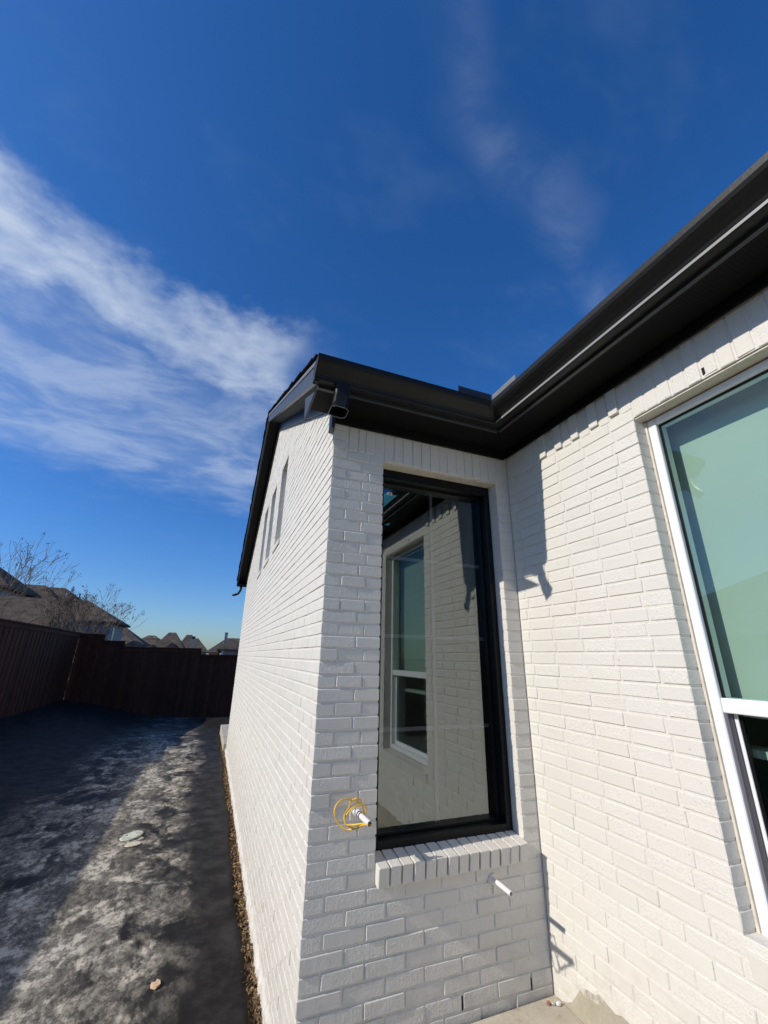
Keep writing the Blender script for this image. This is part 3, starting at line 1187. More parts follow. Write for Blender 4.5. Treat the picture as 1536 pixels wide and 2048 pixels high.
# ---- eaves, gutters, roof
RX = -0.20                # outer face of the rake boards
SOF = 1.456
FD = 0.235                # soffit depth
g = G()
g.box((RX + 0.026, -FD, SOF), (W, -0.002, SOF + 0.02))
g.box((W - FD, -FD - 0.001, SOF + 0.001), (W - 0.0005, CEND, SOF + 0.021))
sf = g.build("soffit", M['soffit'], HOUSE)
tag(sf, "flat black vented soffit")
g = G()
g.box((RX + 0.026, -FD - 0.022, SOF - 0.006), (W - FD - 0.022, -FD, 1.60))
g.box((W - FD - 0.022, -FD - 0.022, SOF - 0.006), (W - FD, CEND, 1.60))
g.build("fascia", M['trim'], HOUSE)
# small moulding against the wall top
g = G()
g.box((-0.004, -0.024, 1.394), (W - 0.026, -0.004, SOF - 0.0005))
g.box((W - 0.026, CEND, 1.398), (W - 0.013, -0.0245, SOF - 0.0006))
g.build("frieze_strip", M['soffit'], HOUSE)
FDG = FD + 0.022
PROF = [(0.0, 1.467), (0.054, 1.467), (0.058, 1.470), (0.058, 1.484), (0.066, 1.500), (0.084, 1.516), (0.104, 1.530), (0.120, 1.544), (0.128, 1.560),
        (0.130, 1.588), (0.126, 1.593), (0.112, 1.593), (0.112, 1.589), (0.124, 1.588), (0.123, 1.562), (0.115, 1.547), (0.100, 1.535), (0.080, 1.521), (0.054, 1.488), (0.052, 1.472), (0.003, 1.472), (0.003, 1.590), (0.0, 1.590)]


def gutter_run(name, p0, p1, f):
    """f(t, d) gives plan position at run end t for offset d"""
    g_ = G()
    n_ = len(PROF)
    A = [(*f(0, d), z) for d, z in PROF]
    B = [(*f(1, d), z) for d, z in PROF]
    g_.poly(A + B, [(i, (i + 1) % n_, n_ + (i + 1) % n_, n_ + i) for i in range(n_)] + [tuple(range(n_ - 1, -1, -1)), tuple(range(n_, 2 * n_))])
    return g_.build(name, M['gutter'], HOUSE)


mit = lambda d: (W - FDG - d, -FDG - d)
GB = gutter_run("gutter", None, None, lambda t, d: (RX - 0.004, -FDG - d) if t == 0 else mit(d))
tag(GB, "black gutter over the return wall, with an open outlet elbow")
GC = gutter_run("gutter", None, None, lambda t, d: mit(d) if t == 0 else (W - FDG - d, -6.0))
tag(GC, "long black gutter along the sunlit wall, pale painted sun highlight along its foot")
GD = gutter_run("gutter", None, None, lambda t, d: (RX - 0.004, D + FDG + d) if t == 0 else (8.9, D + FDG + d))
# sun highlight along the foot of the long run, painted as a pale strip
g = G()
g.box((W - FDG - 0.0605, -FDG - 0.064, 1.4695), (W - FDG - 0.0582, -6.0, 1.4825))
g.build("highlight_strip", M['highlight_strip'], GC)
# end cap, with a folded rim
for yy, sgn, par in ((-FDG, -1, GB), (D + FDG, 1, GD)):
    g = G()
    cap = [(RX - 0.005, yy + sgn * d, z) for d, z in PROF[:12]] + [(RX - 0.005, yy, 1.590)]
    g.prism(cap, ((-0.004, 0, 0), (0, 0, 0)))
    g.build("end_cap", M['gutter'], par)
# mitre strip and splash guards standing at the inner corner
cx_, cy_ = mit(0.118)
boxpart("splash_guard", (0.716, cy_ + 0.003, 1.572), (cx_ - 0.002, cy_ + 0.0055, 1.645), M['flashdark'], GB)
boxpart("splash_guard", (cx_ + 0.003, -0.612, 1.565), (cx_ + 0.0055, cy_ - 0.002, 1.640), M['galv'], GC)
boxpart("mitre_strip", (cx_ - 0.022, cy_ - 0.012, 1.53), (cx_ + 0.000, cy_ + 0.002, 1.586), M['flashdark'], GB)


def rounded_rect(w_, d_, r_, n_=3):
    pts_ = []
    for cx0, cy0, a0 in ((w_ / 2 - r_, d_ / 2 - r_, 0), (-w_ / 2 + r_, d_ / 2 - r_, 90), (-w_ / 2 + r_, -d_ / 2 + r_, 180), (w_ / 2 - r_, -d_ / 2 + r_, 270)):
        for i_ in range(n_ + 1):
            a = math.radians(a0 + 90 * i_ / n_)
            pts_.append((cx0 + r_ * math.cos(a), cy0 + r_ * math.sin(a)))
    return pts_


DENT = lambda j: 1.08 + 0.13 * math.sin(j * 0.785 + 0.6) + 0.06 * math.sin(j * 2.3)


def outlet_elbow():
    path = [(-0.040, -0.300, 1.472), (-0.040, -0.300, 1.430), (-0.042, -0.304, 1.392), (-0.045, -0.310, 1.354), (-0.051, -0.321, 1.316), (-0.059, -0.338, 1.281), (-0.069, -0.360, 1.250)]
    prof_ = rounded_rect(0.088, 0.058, 0.018)
    g_ = G()
    n_ = len(prof_)
    for rad_, flip in ((1.0, False), (0.94, True)):
        o_ = len(g_.v)
        for i_, p in enumerate(path):
            p = Vector(p)
            t = (Vector(path[min(i_ + 1, len(path) - 1)]) - Vector(path[max(0, i_ - 1)])).normalized()
            xa = Vector((1, 0, 0)) - t * t.x
            xa.normalize()
            ya = t.cross(xa)
            k_ = rad_ * (1.0 + (0.05 if i_ % 2 else 0.0))
            for j, (u_, v_) in enumerate(prof_):
                dent = 1.0
                if i_ == len(path) - 1:
                    dent = DENT(j)
                p2 = p + xa * u_ * k_ * dent + ya * v_ * k_ * dent
                g_.v.append(tuple(p2))
        for i_ in range(len(path) - 1):
            for j in range(n_):
                q4 = (o_ + i_ * n_ + j, o_ + i_ * n_ + (j + 1) % n_, o_ + (i_ + 1) * n_ + (j + 1) % n_, o_ + (i_ + 1) * n_ + j)
                g_.f.append(q4[::-1] if flip else q4)
    L_ = len(path) * n_
    for j in range(n_):
        a, b = (len(path) - 1) * n_ + j, (len(path) - 1) * n_ + (j + 1) % n_
        g_.f.append((a, b, L_ + b, L_ + a))
    k_ = (len(path) - 3) * n_
    g_.f.append(tuple(L_ + k_ + j for j in range(n_)))      # added plug face, keeps sunlight from passing through the bore
    e = g_.build("outlet_elbow", M['gutter'], GB)
    tag(e, "short crimped downspout elbow with an open cut end")
    # bare cut rim catching the light
    p = Vector(path[-1])
    t = (p - Vector(path[-2])).normalized()
    xa = (Vector((1, 0, 0)) - t * t.x).normalized()
    ya = t.cross(xa)
    ring = [p + t * 0.002 + xa * u_ * DENT(j) + ya * v_ * DENT(j) for j, (u_, v_) in enumerate(prof_)]
    g_ = G()
    g_.tube(ring + [ring[0]], 0.0022, 5, cap=False)
    g_.build("rim", M['galv'], e)


outlet_elbow()
# elbow at the far end of the gable, below the other gutter
g = G()
g.tube([(RX + 0.10, D + FDG + 0.03, 1.47), (RX + 0.09, D + FDG + 0.03, 1.38), (RX + 0.05, D + FDG + 0.05, 1.30), (RX - 0.03, D + FDG + 0.07, 1.262), (RX - 0.07, D + FDG + 0.08, 1.268)], 0.027, 8)
g.build("outlet_elbow", M['gutter'], GD, smooth=True)

# rake boards, rake soffit, frieze
def slope_strip(g_, xa, xb, z_hi, z_lo, ya, yb_):
    """board following the roof slope between ya and yb_, z offsets measured below the roof line"""
    g_.prism([(0, ya, rake(ya) - z_hi), (0, yb_, rake(yb_) - z_hi), (0, yb_, rake(yb_) - z_lo), (0, ya, rake(ya) - z_lo)], ((xa, 0, 0), (xb, 0, 0)))


YE0, YE1 = EAVE_Y + 0.03, 2 * PEAK_Y - EAVE_Y - 0.03
for a, b in ((YE0, PEAK_Y), (PEAK_Y, YE1)):
    g = G()
    slope_strip(g, RX, RX + 0.022, 0.026, 0.158, a, b)
    rb = g.build("rake_board", M['trim'], HOUSE)
    g = G()
    slope_strip(g, RX - 0.006, RX + 0.030, 0.012, 0.040, a, b)
    g.build("drip_edge", M['galv'] if a == YE0 else M['gutter'], rb)
    g = G()
    slope_strip(g, RX + 0.0225, -0.001, 0.140, 0.152, max(a, -0.25), min(b, D + 0.25))
    tag(g.build("rake_soffit", M['soffit'], HOUSE))
    g = G()
    slope_strip(g, -0.020, 0.012, 0.153, 0.262, max(a, 0.04), min(b, D - 0.04))
    tag(g.build("frieze_board", M['trim'], HOUSE))
# boxed return at the near eave
g = G()
g.prism([(0, -0.285, 1.395), (0, 0.035, 1.555), (0, 0.0, 1.372)], ((RX + 0.001, 0, 0), (RX + 0.014, 0, 0)))
g.build("eave_return", M['trim'], HOUSE)
boxpart("corner_trim", (-0.026, -0.030, 1.345), (-0.004, 0.055, 1.47), M['trim'], HOUSE, 0.002)
g = G()
g.box((RX + 0.024, D + 0.002, SOF), (8.9, D + FD, SOF + 0.02))
g.box((RX + 0.024, D + FD, SOF - 0.006), (8.9, D + FD + 0.022, 1.6))
g.build("soffit", M['soffit'], HOUSE)

# roof slabs and shingle courses of the gabled wing
ROOF = None
g = G()
for a, b in ((EAVE_Y, PEAK_Y), (PEAK_Y, 2 * PEAK_Y - EAVE_Y)):
    slope_strip(g, RX - 0.004, 9.2, -0.004, 0.0255, a, b)
ROOF = g.build("roof", M['ownroof'], HOUSE, origin=(4, 3.8, 1.6))
tag(ROOF, "dark shingle roof of the gabled wing")
g = G()
rs = random.Random(31)
nC = 37
for side in (0, 1):
    for i in range(nC):
        s0 = i / nC
        s1 = min(1.0, (i + 1.25) / nC)
        ya = EAVE_Y - 0.02 + (PEAK_Y - EAVE_Y + 0.02) * s0
        yb_ = EAVE_Y + (PEAK_Y - EAVE_Y) * s1
        if side:
            ya, yb_ = 2 * PEAK_Y - ya, 2 * PEAK_Y - yb_
        xo = RX - 0.020 - rs.uniform(0, 0.012)
        zt_ = 0.016 + rs.uniform(0, 0.004)
        g.prism([(0, ya, rake(ya) + 0.0045), (0, yb_, rake(yb_) + 0.0045), (0, yb_, rake(yb_) + 0.009), (0, ya, rake(ya) + zt_)], ((xo, 0, 0), (9.2, 0, 0)))
o = g.build("shingle_courses", M['ownroof'], ROOF)
tag(o, kind="stuff")
# roof over the side wall
g = G()
zr = lambda x_: 1.595 + 0.5 * (x_ - (W - FDG - 0.02))
g.prism([(W - FDG - 0.02, 0, 1.595), (5.2, 0, zr(5.2)), (5.2, 0, zr(5.2) - 0.03), (W - FDG - 0.02, 0, 1.568)], ((0, CEND - 0.2, 0), (0, 3.5, 0)))
g.prism([(5.2, 0, zr(5.2)), (9.4, 0, 1.5), (9.4, 0, 1.47), (5.2, 0, zr(5.2) - 0.03)], ((0, CEND - 0.2, 0), (0, 3.5, 0)))
g.build("roof", M['ownroof'], HOUSE)
# daylit clerestory inside the room behind the black window, framed in raw lumber
g = G()
yb1 = 3.16
g.prism([(1.30, yb1, 1.72), (1.62, yb1, 1.72), (1.90, yb1, 2.34), (1.30, yb1, 2.34)], ((0, 0, 0), (0, 0.01, 0)))
sk = g.build("clerestory", M['skypane'], HOUSE)
tag(sk, "small daylit window inside the dark room, framed in raw timber")
for a_, b_, e_ in (((1.62, 1.72), (1.90, 2.34), 0.075), ((1.30, 1.72), (1.70, 1.72), 0.0)):
    g = G()
    if e_:
        g.prism([(a_[0] - 0.004, yb1, a_[1] - 0.10), (b_[0] + 0.04, yb1, b_[1]), (b_[0] + 0.11, yb1, b_[1]), (a_[0] + 0.07, yb1, a_[1] - 0.10)], ((0, -0.34, 0), (0, -0.002, 0)))
    else:
        g.box((1.30, yb1 - 0.34, 1.62), (1.612, yb1 - 0.002, 1.716))
    g.build("timber", M['lumber'], sk)

# ------------------------------------------------------------------ pipes and wire on the return wall
def pipe(name, a, b, r, label):
    t = (Vector(b) - Vector(a)).normalized()
    ro = empty(name, a)
    tag(ro, label, "pipe")
    g_ = G()
    g_.tube([Vector(a) - t * 0.02, b], r, 14, cap=False)
    g_.tube([b, Vector(b) - t * 0.04], r * 0.80, 14, cap=False)
    # annular end
    o_ = len(g_.v)
    n_ = 14
    up = t.orthogonal().normalized()
    bi = t.cross(up)
    for rr in (r, r * 0.80):
        g_.v += [tuple(Vector(b) + (up * math.cos(2 * math.pi * k / n_) + bi * math.sin(2 * math.pi * k / n_)) * rr) for k in range(n_)]
    g_.f += [(o_ + k, o_ + (k + 1) % n_, o_ + n_ + (k + 1) % n_, o_ + n_ + k) for k in range(n_)]
    g_.build("tube", M['pvc'], ro, smooth=False)
    g_ = G()
    g_.tube([Vector(b) - t * 0.035, Vector(b) - t * 0.038], r * 0.79, 14)
    g_.build("bore", M['dark'], ro)
    return ro


PA = pipe("drain_pipe", (1.015, 0.0, -1.138), (1.022, -0.145, -1.146), 0.0115, "short white plastic pipe sticking out below the window sill")
# ragged mortar collar round the drain pipe
g = G()
g.tube([(1.013, 0.004, -1.138), (1.0145, -0.006, -1.139), (1.015, -0.010, -1.139)], [0.030, 0.024, 0.012], 10)
g.build("collar", M['mortar'], PA)
C0, C1 = Vector((0.222, 0.0, -0.752)), Vector((0.229, -0.222, -0.748))
PB = pipe("conduit_pipe", C0, C1, 0.0125, "white conduit stub with yellow wire looped round it, left of the window")
g = G()
t = (C1 - C0).normalized()
for s_ in (0.085, 0.103):
    g.tube([C0 + t * s_, C0 + t * (s_ + 0.005)], 0.0137, 14)
g.build("band", M['dark'], PB)
g = G()
g.tube([C0 + t * 0.01, C0 + t * 0.085], 0.0165, 14)
g.build("coupling", M['pvc'], PB)


def wire_coil():
    ro = empty("yellow_wire", (0.20, -0.08, -0.84))
    tag(ro, "loose coil of yellow electrical wire hanging on the white conduit stub", "wire")
    segs_ = [
        [(0.2428, -0.04, -0.7188), (0.1986, -0.0492, -0.6977), (0.1656, -0.0585, -0.6892), (0.1347, -0.0638, -0.6915), (0.113, -0.0685, -0.7074), (0.1034, -0.0731, -0.7288), (0.1072, -0.0777, -0.7496), (0.1219, -0.0846, -0.7752), (0.141, -0.0938, -0.7927), (0.1623, -0.1062, -0.7987), (0.1828, -0.1246, -0.7921), (0.2002, -0.1458, -0.7828), (0.203, -0.1804, -0.7635), (0.2224, -0.215, -0.7505)],
        [(0.2655, -0.05, -0.7667), (0.2655, -0.07, -0.7353), (0.2457, -0.09, -0.7143), (0.2183, -0.1, -0.7083), (0.1839, -0.11, -0.7119), (0.1615, -0.11, -0.7285), (0.1472, -0.11, -0.7472), (0.1446, -0.115, -0.7638), (0.1532, -0.12, -0.7753), (0.1731, -0.13, -0.7833), (0.1928, -0.14, -0.7853), (0.2026, -0.155, -0.7757), (0.2124, -0.17, -0.7691)],
        [(0.1901, -0.02, -0.7487), (0.1886, -0.035, -0.7315), (0.1888, -0.05, -0.7064), (0.2047, -0.055, -0.6951), (0.2189, -0.06, -0.691), (0.2371, -0.055, -0.7012), (0.2496, -0.05, -0.7199), (0.2645, -0.04, -0.7566), (0.2747, -0.03, -0.7734)],
        [(0.215, -0.04, -0.7309), (0.1776, -0.07, -0.7256), (0.1544, -0.096, -0.7302), (0.141, -0.114, -0.7423), (0.1407, -0.124, -0.7576), (0.146, -0.13, -0.7685), (0.1612, -0.142, -0.7694), (0.1792, -0.156, -0.7655), (0.1956, -0.174, -0.7587), (0.2107, -0.1952, -0.7531), (0.2232, -0.218, -0.7496)],
    ]

    def spline(P_, n_=5):
        P_ = [Vector(p) for p in P_]
        out = []
        for i_ in range(len(P_) - 1):
            p0, p1, p2, p3 = P_[max(0, i_ - 1)], P_[i_], P_[i_ + 1], P_[min(len(P_) - 1, i_ + 2)]
            for k in range(n_):
                t_ = k / n_
                out.append(0.5 * ((2 * p1) + (p2 - p0) * t_ + (2 * p0 - 5 * p1 + 4 * p2 - p3) * t_ * t_ + (3 * p1 - p0 - 3 * p2 + p3) * t_ ** 3))
        return out + [P_[-1]]
    for i_, s_ in enumerate(segs_):
        g_ = G()
        g_.tube(spline(s_), 0.0036, 7)
        g_.build("strand", M['wire'], ro, smooth=True)
    g_ = G()
    g_.tube([C1 + Vector((-0.002, 0.006, -0.003)), C1 + Vector((0.006, -0.008, -0.003))], 0.003, 6)
    g_.build("bare_end", M['wire_end'], ro)


wire_coil()


# ------------------------------------------------------------------ fences
def fence_left():
    xf = -5.0
    root = empty("left_fence", (xf, 8.0, gz(xf, 8)))
    tag(root, "dark stained board fence along the left side of the yard", "fence")
    rs_ = random.Random(12)
    # (y0, y1, top)
    bays = [(9.0, 11.3, 0.600), (11.3, 13.6, 0.600), (13.6, 15.95, 0.585)]
    pw = 0.138
    for y0, y1, top in bays:
        n_ = int(round((y1 - y0) / pw))
        for i_ in range(n_):
            a = y0 + (y1 - y0) * i_ / n_
            b = a + (y1 - y0) / n_ - 0.004
            lap = 0.014 if i_ % 2 else 0.0
            zb = gz(xf, a) - 0.01
            boxpart("picket", (xf + lap - 0.016, a - (0.012 if i_ % 2 else 0), zb), (xf + lap, b + (0.012 if i_ % 2 else 0), top - 0.03 + rs_.uniform(-0.004, 0.004)), M['fence'], root)
        boxpart("cap_rail", (xf - 0.05, y0 + 0.001, top - 0.012), (xf + 0.08, y1, top + 0.026), M['fence'], root, 0.004)
        boxpart("trim_board", (xf + 0.0145, y0 + 0.001, top - 0.125), (xf + 0.036, y1, top - 0.013), M['fence'], root, 0.003)
        boxpart("post", (xf - 0.13, y0 - 0.045, gz(xf, y0) - 0.1), (xf - 0.036, y0 + 0.045, top - 0.02), M['fence'], root)
    # the stretch beside and behind the photographer, out of the picture
    g_ = G()
    for y0, y1, top in ((-6.0, 6.75, 0.385), (6.75, 8.15, 0.52), (8.15, 9.0, 0.66)):
        g_.box((xf - 0.016, y0, -1.9), (xf + 0.012, y1, top))
        g_.box((xf - 0.05, y0, top), (xf + 0.08, y1, top + 0.036))
    o_ = g_.build("fence_panel", M['fence'], root)
    tag(o_, kind="stuff")


def fence_far():
    yf = 16.0
    root = empty("far_fence", (-5.0, yf, gz(-5, yf)))
    tag(root, "dark stepped board fence closing the far end of the yard", "fence")
    rs_ = random.Random(13)
    bays = [(-5.0, -4.27, 0.565), (-4.27, -3.60, 0.345), (-3.60, -0.94, 0.152), (-0.94, 1.7, -0.070)]
    pw = 0.138
    for x0, x1, top in bays:
        n_ = int(round((x1 - x0) / pw))
        for i_ in range(n_):
            a = x0 + (x1 - x0) * i_ / n_
            b = a + (x1 - x0) / n_ - 0.004
            lap = 0.014 if i_ % 2 else 0.0
            boxpart("picket", (a - (0.012 if i_ % 2 else 0), yf - lap, gz(a, yf) - 0.12), (b + (0.012 if i_ % 2 else 0), yf + 0.016 - lap, top - 0.03), M['fence'], root)
        boxpart("cap_rail", (x0 + 0.001, yf - 0.08, top - 0.012), (x1 + 0.05, yf + 0.05, top + 0.026), M['fence'], root, 0.004)
        boxpart("trim_board", (x0 + 0.001, yf - 0.036, top - 0.125), (x1 + 0.03, yf - 0.0145, top - 0.013), M['fence'], root, 0.003)
        boxpart("post", (x1 - 0.05, yf + 0.02, gz(x1, yf) - 0.1), (x1 + 0.045, yf + 0.115, top - 0.02), M['fence'], root)
    root.rotation_euler = (0, 0, math.radians(5.0))      # not quite square to the yard


fence_left()
fence_far()


# ------------------------------------------------------------------ neighbours
def hip(g_, x0, x1, y0, y1, ez, rz, ridge_axis='x', inset=None, ov=0.0, gable=False, thick=0.12):
    """hip (or gable) roof over a rectangle, with a real eave thickness"""
    x0 -= ov
    x1 += ov
    y0 -= ov
    y1 += ov
    if ridge_axis == 'x':
        ins = 0.0 if gable else (inset if inset is not None else min((y1 - y0) / 2, (x1 - x0) * 0.42))
        ym = (y0 + y1) / 2
        r0, r1 = (x0 + ins, ym, rz), (x1 - ins, ym, rz)
    else:
        ins = 0.0 if gable else (inset if inset is not None else min((x1 - x0) / 2, (y1 - y0) * 0.42))
        xm = (x0 + x1) / 2
        r0, r1 = (xm, y0 + ins, rz), (xm, y1 - ins, rz)
    top = [(x0, y0, ez), (x1, y0, ez), (x1, y1, ez), (x0, y1, ez)]
    bot = [(a, b, c - thick) for a, b, c in top]
    V = top + bot + [r0, r1]
    if ridge_axis == 'x':
        F = [(0, 1, 9, 8), (1, 2, 9), (2, 3, 8, 9), (3, 0, 8)]
    else:
        F = [(0, 1, 8), (1, 2, 9, 8), (2, 3, 9), (3, 0, 8, 9)]
    F += [(4, 5, 1, 0), (5, 6, 2, 1), (6, 7, 3, 2), (7, 4, 0, 3), (7, 6, 5, 4)]
    g_.poly(V, F)


def house(name, label, vols, roofmat, wallmat, base, extras=()):
    cx0 = sum((v[0] + v[1]) / 2 for v in vols) / len(vols)
    cy0 = sum((v[2] + v[3]) / 2 for v in vols) / len(vols)
    root = empty(name, (cx0, cy0, base))
    tag(root, label, "house", "neighbouring houses beyond the fence")
    for v in vols:
        x0, x1, y0, y1, ez, rz, ax = v[:7]
        gable = len(v) > 7 and v[7] is True
        inset = v[7] if len(v) > 7 and v[7] is not True else None
        g_ = G()
        hip(g_, x0, x1, y0, y1, ez, rz, ax, inset=inset, ov=0.35, gable=gable)
        g_.build("roof", roofmat, root)
        g_ = G()
        g_.box((x0, y0, base), (x1, y1, ez - 0.10))
        if gable:
            if ax == 'y':
                xm = (x0 + x1) / 2
                g_.prism([(x0, y0, ez - 0.1), (x1, y0, ez - 0.1), (xm, y0, rz - 0.25)], ((0, 0, 0), (0, 0.1, 0)))
            else:
                ym = (y0 + y1) / 2
                g_.prism([(x1 - 0.1, y0, ez - 0.1), (x1 - 0.1, y1, ez - 0.1), (x1 - 0.1, ym, rz - 0.25)], ((0, 0, 0), (0.1, 0, 0)))
        g_.build("wall", wallmat, root)
    for kind, a, b, mat in extras:
        boxpart(kind, a, b, mat, root)
    return root


house("neighbour_house", "large brown-roofed brick house right behind the left fence",
      [(-12.0, -6.45, 28.0, 32.0, 1.74, 3.12, 'x'), (-16.5, -9.0, 28.1, 31.9, 2.0, 3.9, 'x'), (-14.2, -9.1, 32.5, 36.5, 2.6, 4.35, 'x'),
       (-18.5, -10.2, 22.6, 26.4, 2.85, 4.65, 'x', 2.4), (-17.0, -7.55, 19.85, 24.15, 0.85, 2.33, 'x', True)],
      M['shingle'], M['farwall'], -3.2,
      [("window", (-6.448, 28.6, 0.35), (-6.42, 29.1, 1.45), M['farglass']), ("window", (-7.15, 27.57, 0.2), (-7.02, 27.598, 1.5), M['farglass']),
       ("vent_pipe", (-10.75, 33.6, 3.55), (-10.65, 33.7, 3.95), M['fartrim']), ("vent_pipe", (-10.35, 33.2, 4.0), (-10.26, 33.3, 4.35), M['fartrim']),
       ("chimney_pipe", (-9.05, 30.2, 3.1), (-8.99, 30.26, 3.55), M['ink'])])
house("neighbour_house", "low tan-walled house between the brick house and the far hip roofs",
      [(-14.0, -6.7, 43, 47, 0.7, 2.4, 'x'), (-7.6, -6.2, 40, 43.5, 0.2, 0.95, 'y', True)],
      M['shingle2'], M['farwall2'], -4.0)
house("neighbour_house", "far house with a pale ridge vent at the left of the roof row",
      [(-11.2, -5.8, 62.5, 67.1, 0.55, 2.27, 'x', 2.65)], M['shingle'], M['farwall2'], -4.0,
      [("ridge_vent", (-8.85, 63.9, 1.95), (-8.6, 64.0, 2.1), M['fartrim']), ("ridge_vent", (-8.2, 63.9, 1.95), (-7.95, 64.0, 2.1), M['fartrim'])])
house("neighbour_house", "far house with the tall trapezoid hip roof and small gables",
      [(-6.95, -3.85, 55, 60, 0.3, 2.45, 'x', 1.5), (-5.55, -4.35, 53.4, 56, 0.1, 1.15, 'y', True), (-7.3, -6.5, 53.6, 56, 0.05, 0.85, 'y', True)],
      M['shingle'], M['farwall2'], -4.0,
      [("chimney", (-3.05, 54.0, -1.0), (-2.45, 54.6, 1.65), M['farwall2']), ("chimney_cap", (-2.95, 54.1, 1.65), (-2.55, 54.5, 1.95), M['ink'])])
house("neighbour_house", "far house half hidden behind the right end of the tall hip roof",
      [(-5.0, -1.25, 66.5, 71, 0.3, 2.2, 'x', 1.75), (-5.6, -2.9, 73, 77, 0.6, 2.9, 'x', 1.3)], M['shingle2'], M['farwall2'], -4.0)
house("neighbour_house", "far house with a brick chimney showing beside the white gable wall",
      [(-0.75, 4.8, 43, 49, 0.15, 1.6, 'x', 1.9), (0.25, 2.0, 39.5, 45, 0.42, 1.45, 'y')],
      M['shingle2'], M['farwall'], -4.0,
      [("chimney", (0.50, 44.0, 0.2), (0.78, 44.3, 2.0), M['farwall']), ("chimney_cap", (0.47, 43.97, 2.0), (0.81, 44.33, 2.06), M['ink']),
       ("post", (0.30, 39.2, -1.5), (0.48, 39.4, 0.30), M['fartrim']), ("post", (1.75, 39.2, -1.5), (1.93, 39.4, 0.30), M['fartrim'])])
house("neighbour_house", "house left of the yard, seen only as a reflection in the white window",
      [(-19.0, -11.0, -3.5, 7.5, 1.5, 3.9, 'y')], M['shingle'], M['farwall'], -2.2)


# ------------------------------------------------------------------ bare trees
def bare_tree(label, base, height, spread, seed, stems, lean, seeds=True):
    rs_ = random.Random(seed)
    root = empty("crape_myrtle", base)
    tag(root, label, "tree", "bare trees behind the fence")
    gt, gb, gs = G(), G(), G()

    def branch(p, d, L, r, depth, out):
        pts_ = [p]
        n_ = 4
        q_ = p.copy()
        dd = d.copy()
        for i_ in range(n_):
            dd = (dd + Vector((rs_.uniform(-1, 1), rs_.uniform(-1, 1), rs_.uniform(-0.5, 0.8))) * 0.13).normalized()
            q_ = q_ + dd * L / n_
            pts_.append(q_.copy())
        rr = [max(0.0055, r * (1 - 0.40 * i_ / n_)) for i_ in range(n_ + 1)]
        out.tube(pts_, rr, 5 if depth < 2 else 3, cap=False)
        if depth >= 4:
            if seeds and rs_.random() < 0.62:
                for _ in range(rs_.randint(3, 7)):
                    c = pts_[-1] + Vector((rs_.uniform(-1, 1), rs_.uniform(-1, 1), rs_.uniform(-0.6, 1))) * 0.075
                    s_ = rs_.uniform(0.010, 0.022)
                    gs.poly([c + Vector((s_, 0, 0)), c + Vector((-s_, 0, 0)), c + Vector((0, s_, 0)), c + Vector((0, -s_, 0)), c + Vector((0, 0, s_)), c + Vector((0, 0, -s_))],
                            [(0, 2, 4), (2, 1, 4), (1, 3, 4), (3, 0, 4), (2, 0, 5), (1, 2, 5), (3, 1, 5), (0, 3, 5)])
            return
        k_ = 3 if depth < 3 else rs_.choice((2, 2, 3))
        for i_ in range(k_):
            ax_ = d.orthogonal().normalized()
            ax_.rotate(Quaternion(d, rs_.uniform(0, 6.28)))
            nd = d.copy()
            nd.rotate(Quaternion(ax_, rs_.uniform(0.22, 0.62) * spread))
            nd = (nd + Vector((0, 0, 0.12))).normalized()
            branch(pts_[-1], nd, L * rs_.uniform(0.62, 0.85), max(0.0075, rr[-1] * 0.86), depth + 1, gb)
    for s_ in range(stems):
        a = 2 * math.pi * s_ / stems + rs_.uniform(-0.3, 0.3)
        d = Vector((math.cos(a) * 0.30 * spread + lean[0], math.sin(a) * 0.30 * spread, 1.0)).normalized()
        branch(Vector(base) + Vector((math.cos(a) * 0.06, math.sin(a) * 0.06, 0)), d, height * 0.36, 0.030 * height / 4.5, 0, gt)
    gt.build("trunk", M['bark'], root, smooth=True)
    gb.build("crown", M['twig'], root)
    if seeds:
        tag(gs.build("seed_heads", M['seed'], root), kind="stuff")


bare_tree("bare crape myrtle with dark seed heads at the left edge of the picture", (-8.55, 17.6, -1.7), 5.2, 0.95, 11, 4, (0.06, 0))
bare_tree("bushy bare crape myrtle behind the fence corner, in front of the brick house", (-5.75, 18.6, -1.9), 3.9, 1.0, 23, 6, (0.02, 0))


def twig_bush():
    rs_ = random.Random(77)
    root = empty("bare_shrub", (-5.8, 18.0, -1.9))
    tag(root, "dense tangle of brown bare stems just above the fence corner", "shrub")
    g_ = G()
    for _ in range(150):
        a = rs_.uniform(-1, 1)
        x0 = -5.7 + a * 0.45
        p = Vector((x0, 18.0 + rs_.uniform(-0.4, 0.4), -1.9))
        tip = Vector((x0 + a * 0.7 + rs_.uniform(-0.25, 0.35), p.y + rs_.uniform(-0.4, 0.4), rs_.uniform(0.75, 1.75) - abs(a) * 0.25))
        mid = p.lerp(tip, 0.5) + Vector((rs_.uniform(-0.12, 0.12), rs_.uniform(-0.1, 0.1), 0))
        g_.tube([p, mid, tip], [0.013, 0.010, 0.004], 3, cap=False)
    tag(g_.build("stems", M['twig'], root), kind="stuff")


twig_bush()


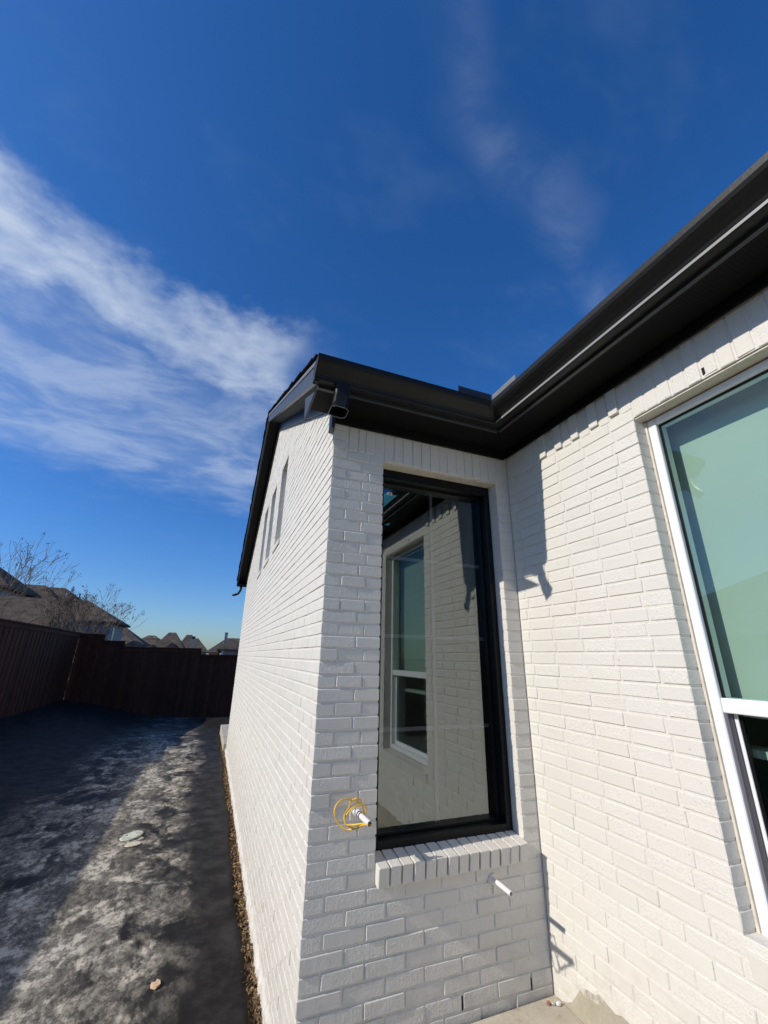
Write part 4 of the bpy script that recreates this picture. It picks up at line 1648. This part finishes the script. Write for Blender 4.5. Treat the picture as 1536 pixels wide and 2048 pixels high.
# ------------------------------------------------------------------ small things on the ground
def blob_disc(name, c, rx, ry, rot, h_, mat, label, cat, hole=False):
    g_ = G()
    n_ = 22
    rs_ = random.Random(int(c[0] * 1000) & 0xffff)
    ring = []
    for k in range(n_):
        a = 2 * math.pi * k / n_
        j = 1 + rs_.uniform(-0.06, 0.06)
        u_, v_ = rx * math.cos(a) * j, ry * math.sin(a) * j
        ring.append((c[0] + u_ * math.cos(rot) - v_ * math.sin(rot), c[1] + u_ * math.sin(rot) + v_ * math.cos(rot)))
    bot = [(x_, y_, c[2]) for x_, y_ in ring]
    top = [(c[0] + (x_ - c[0]) * 0.93, c[1] + (y_ - c[1]) * 0.93, c[2] + h_ + rs_.uniform(-0.002, 0.002)) for x_, y_ in ring]
    g_.poly(bot + top + [(c[0], c[1], c[2] + h_ * 1.1)], [(k, (k + 1) % n_, n_ + (k + 1) % n_, n_ + k) for k in range(n_)] + [(n_ + k, n_ + (k + 1) % n_, 2 * n_) for k in range(n_)])
    o_ = g_.build(name, mat)
    tag(o_, label, cat)
    if hole:
        boxpart("hole", (c[0] - rx * 0.62, c[1] - 0.012, c[2] + h_ * 0.9), (c[0] - rx * 0.42, c[1] + 0.012, c[2] + h_ * 1.15), M['dark'], o_)
    return o_


zs = gz(-1.05, 3.5) + 0.014
blob_disc("pale_plate", (-1.055, 3.52, zs), 0.085, 0.135, -0.55, 0.008, M['disc'], "pale green oval plate with a small hole lying on the black sheet", "plate", True)
blob_disc("cream_scrap", (-1.01, 3.28, zs), 0.075, 0.055, 0.2, 0.007, M['disc2'], "cream oval scrap lying just below the pale green plate", "scrap")
g = G()
cz = gz(-0.58, 1.12) + 0.014
g.prism([(-0.600, 1.10, cz), (-0.575, 1.085, cz), (-0.556, 1.105, cz), (-0.560, 1.135, cz), (-0.578, 1.152, cz), (-0.586, 1.128, cz), (-0.604, 1.132, cz)], ((0, 0, 0), (0.006, 0.004, 0.010)))
tag(g.build("tan_chip", M['chip']), "small peach-coloured chip lying on the black sheet near the bottom edge", "chip")


def stone(name, c, r, seed, mat, label):
    rs_ = random.Random(seed)
    bm = bmesh.new()
    bmesh.ops.create_icosphere(bm, subdivisions=1, radius=r)
    for v in bm.verts:
        v.co *= rs_.uniform(0.7, 1.2)
        v.co.z *= 0.7
    me = bpy.data.meshes.new(name)
    bm.to_mesh(me)
    bm.free()
    me.materials.append(mat)
    o_ = bpy.data.objects.new(name, me)
    o_.location = c
    COL.objects.link(o_)
    tag(o_, label, "rubble", "rubble in the inner corner")
    return o_


stone("rubble_piece", (1.262, -0.055, -1.650), 0.013, 1, M['redstone'], "reddish brick crumb in the inner corner of the patio")
stone("rubble_piece", (1.284, -0.068, -1.651), 0.010, 2, M['stone'], "grey mortar crumb between the reddish and the white crumbs")
stone("rubble_piece", (1.306, -0.080, -1.649), 0.014, 3, M['label'], "white mortar crumb nearest the sunlit wall")


def litter():
    rs_ = random.Random(8)
    g_ = G()
    for _ in range(5200):
        y = -0.6 + 9.0 * rs_.random() ** 1.7
        xe = -0.100
        x_ = rs_.uniform(xe, -0.012)
        c = Vector((x_, y, gz(x_, y) - 0.03 + rs_.uniform(0.0, 0.035)))
        u_ = Vector((rs_.uniform(-1, 1), rs_.uniform(-1, 1), rs_.uniform(-0.7, 0.9))).normalized()
        v_ = u_.orthogonal().normalized()
        v_.rotate(Quaternion(u_, rs_.uniform(0, 6.28)))
        a, b = rs_.uniform(0.008, 0.030), rs_.uniform(0.003, 0.010)
        k = v_.cross(u_) * rs_.uniform(-0.006, 0.006)
        g_.poly([c - u_ * a, c + v_ * b + k, c + u_ * a, c - v_ * b + k], [(0, 1, 2, 3)])
    o_ = g_.build("leaf_litter", M['leaf'])
    tag(o_, "dry brown leaf litter along the foot of the gable wall", "leaf litter", kind="stuff")


litter()
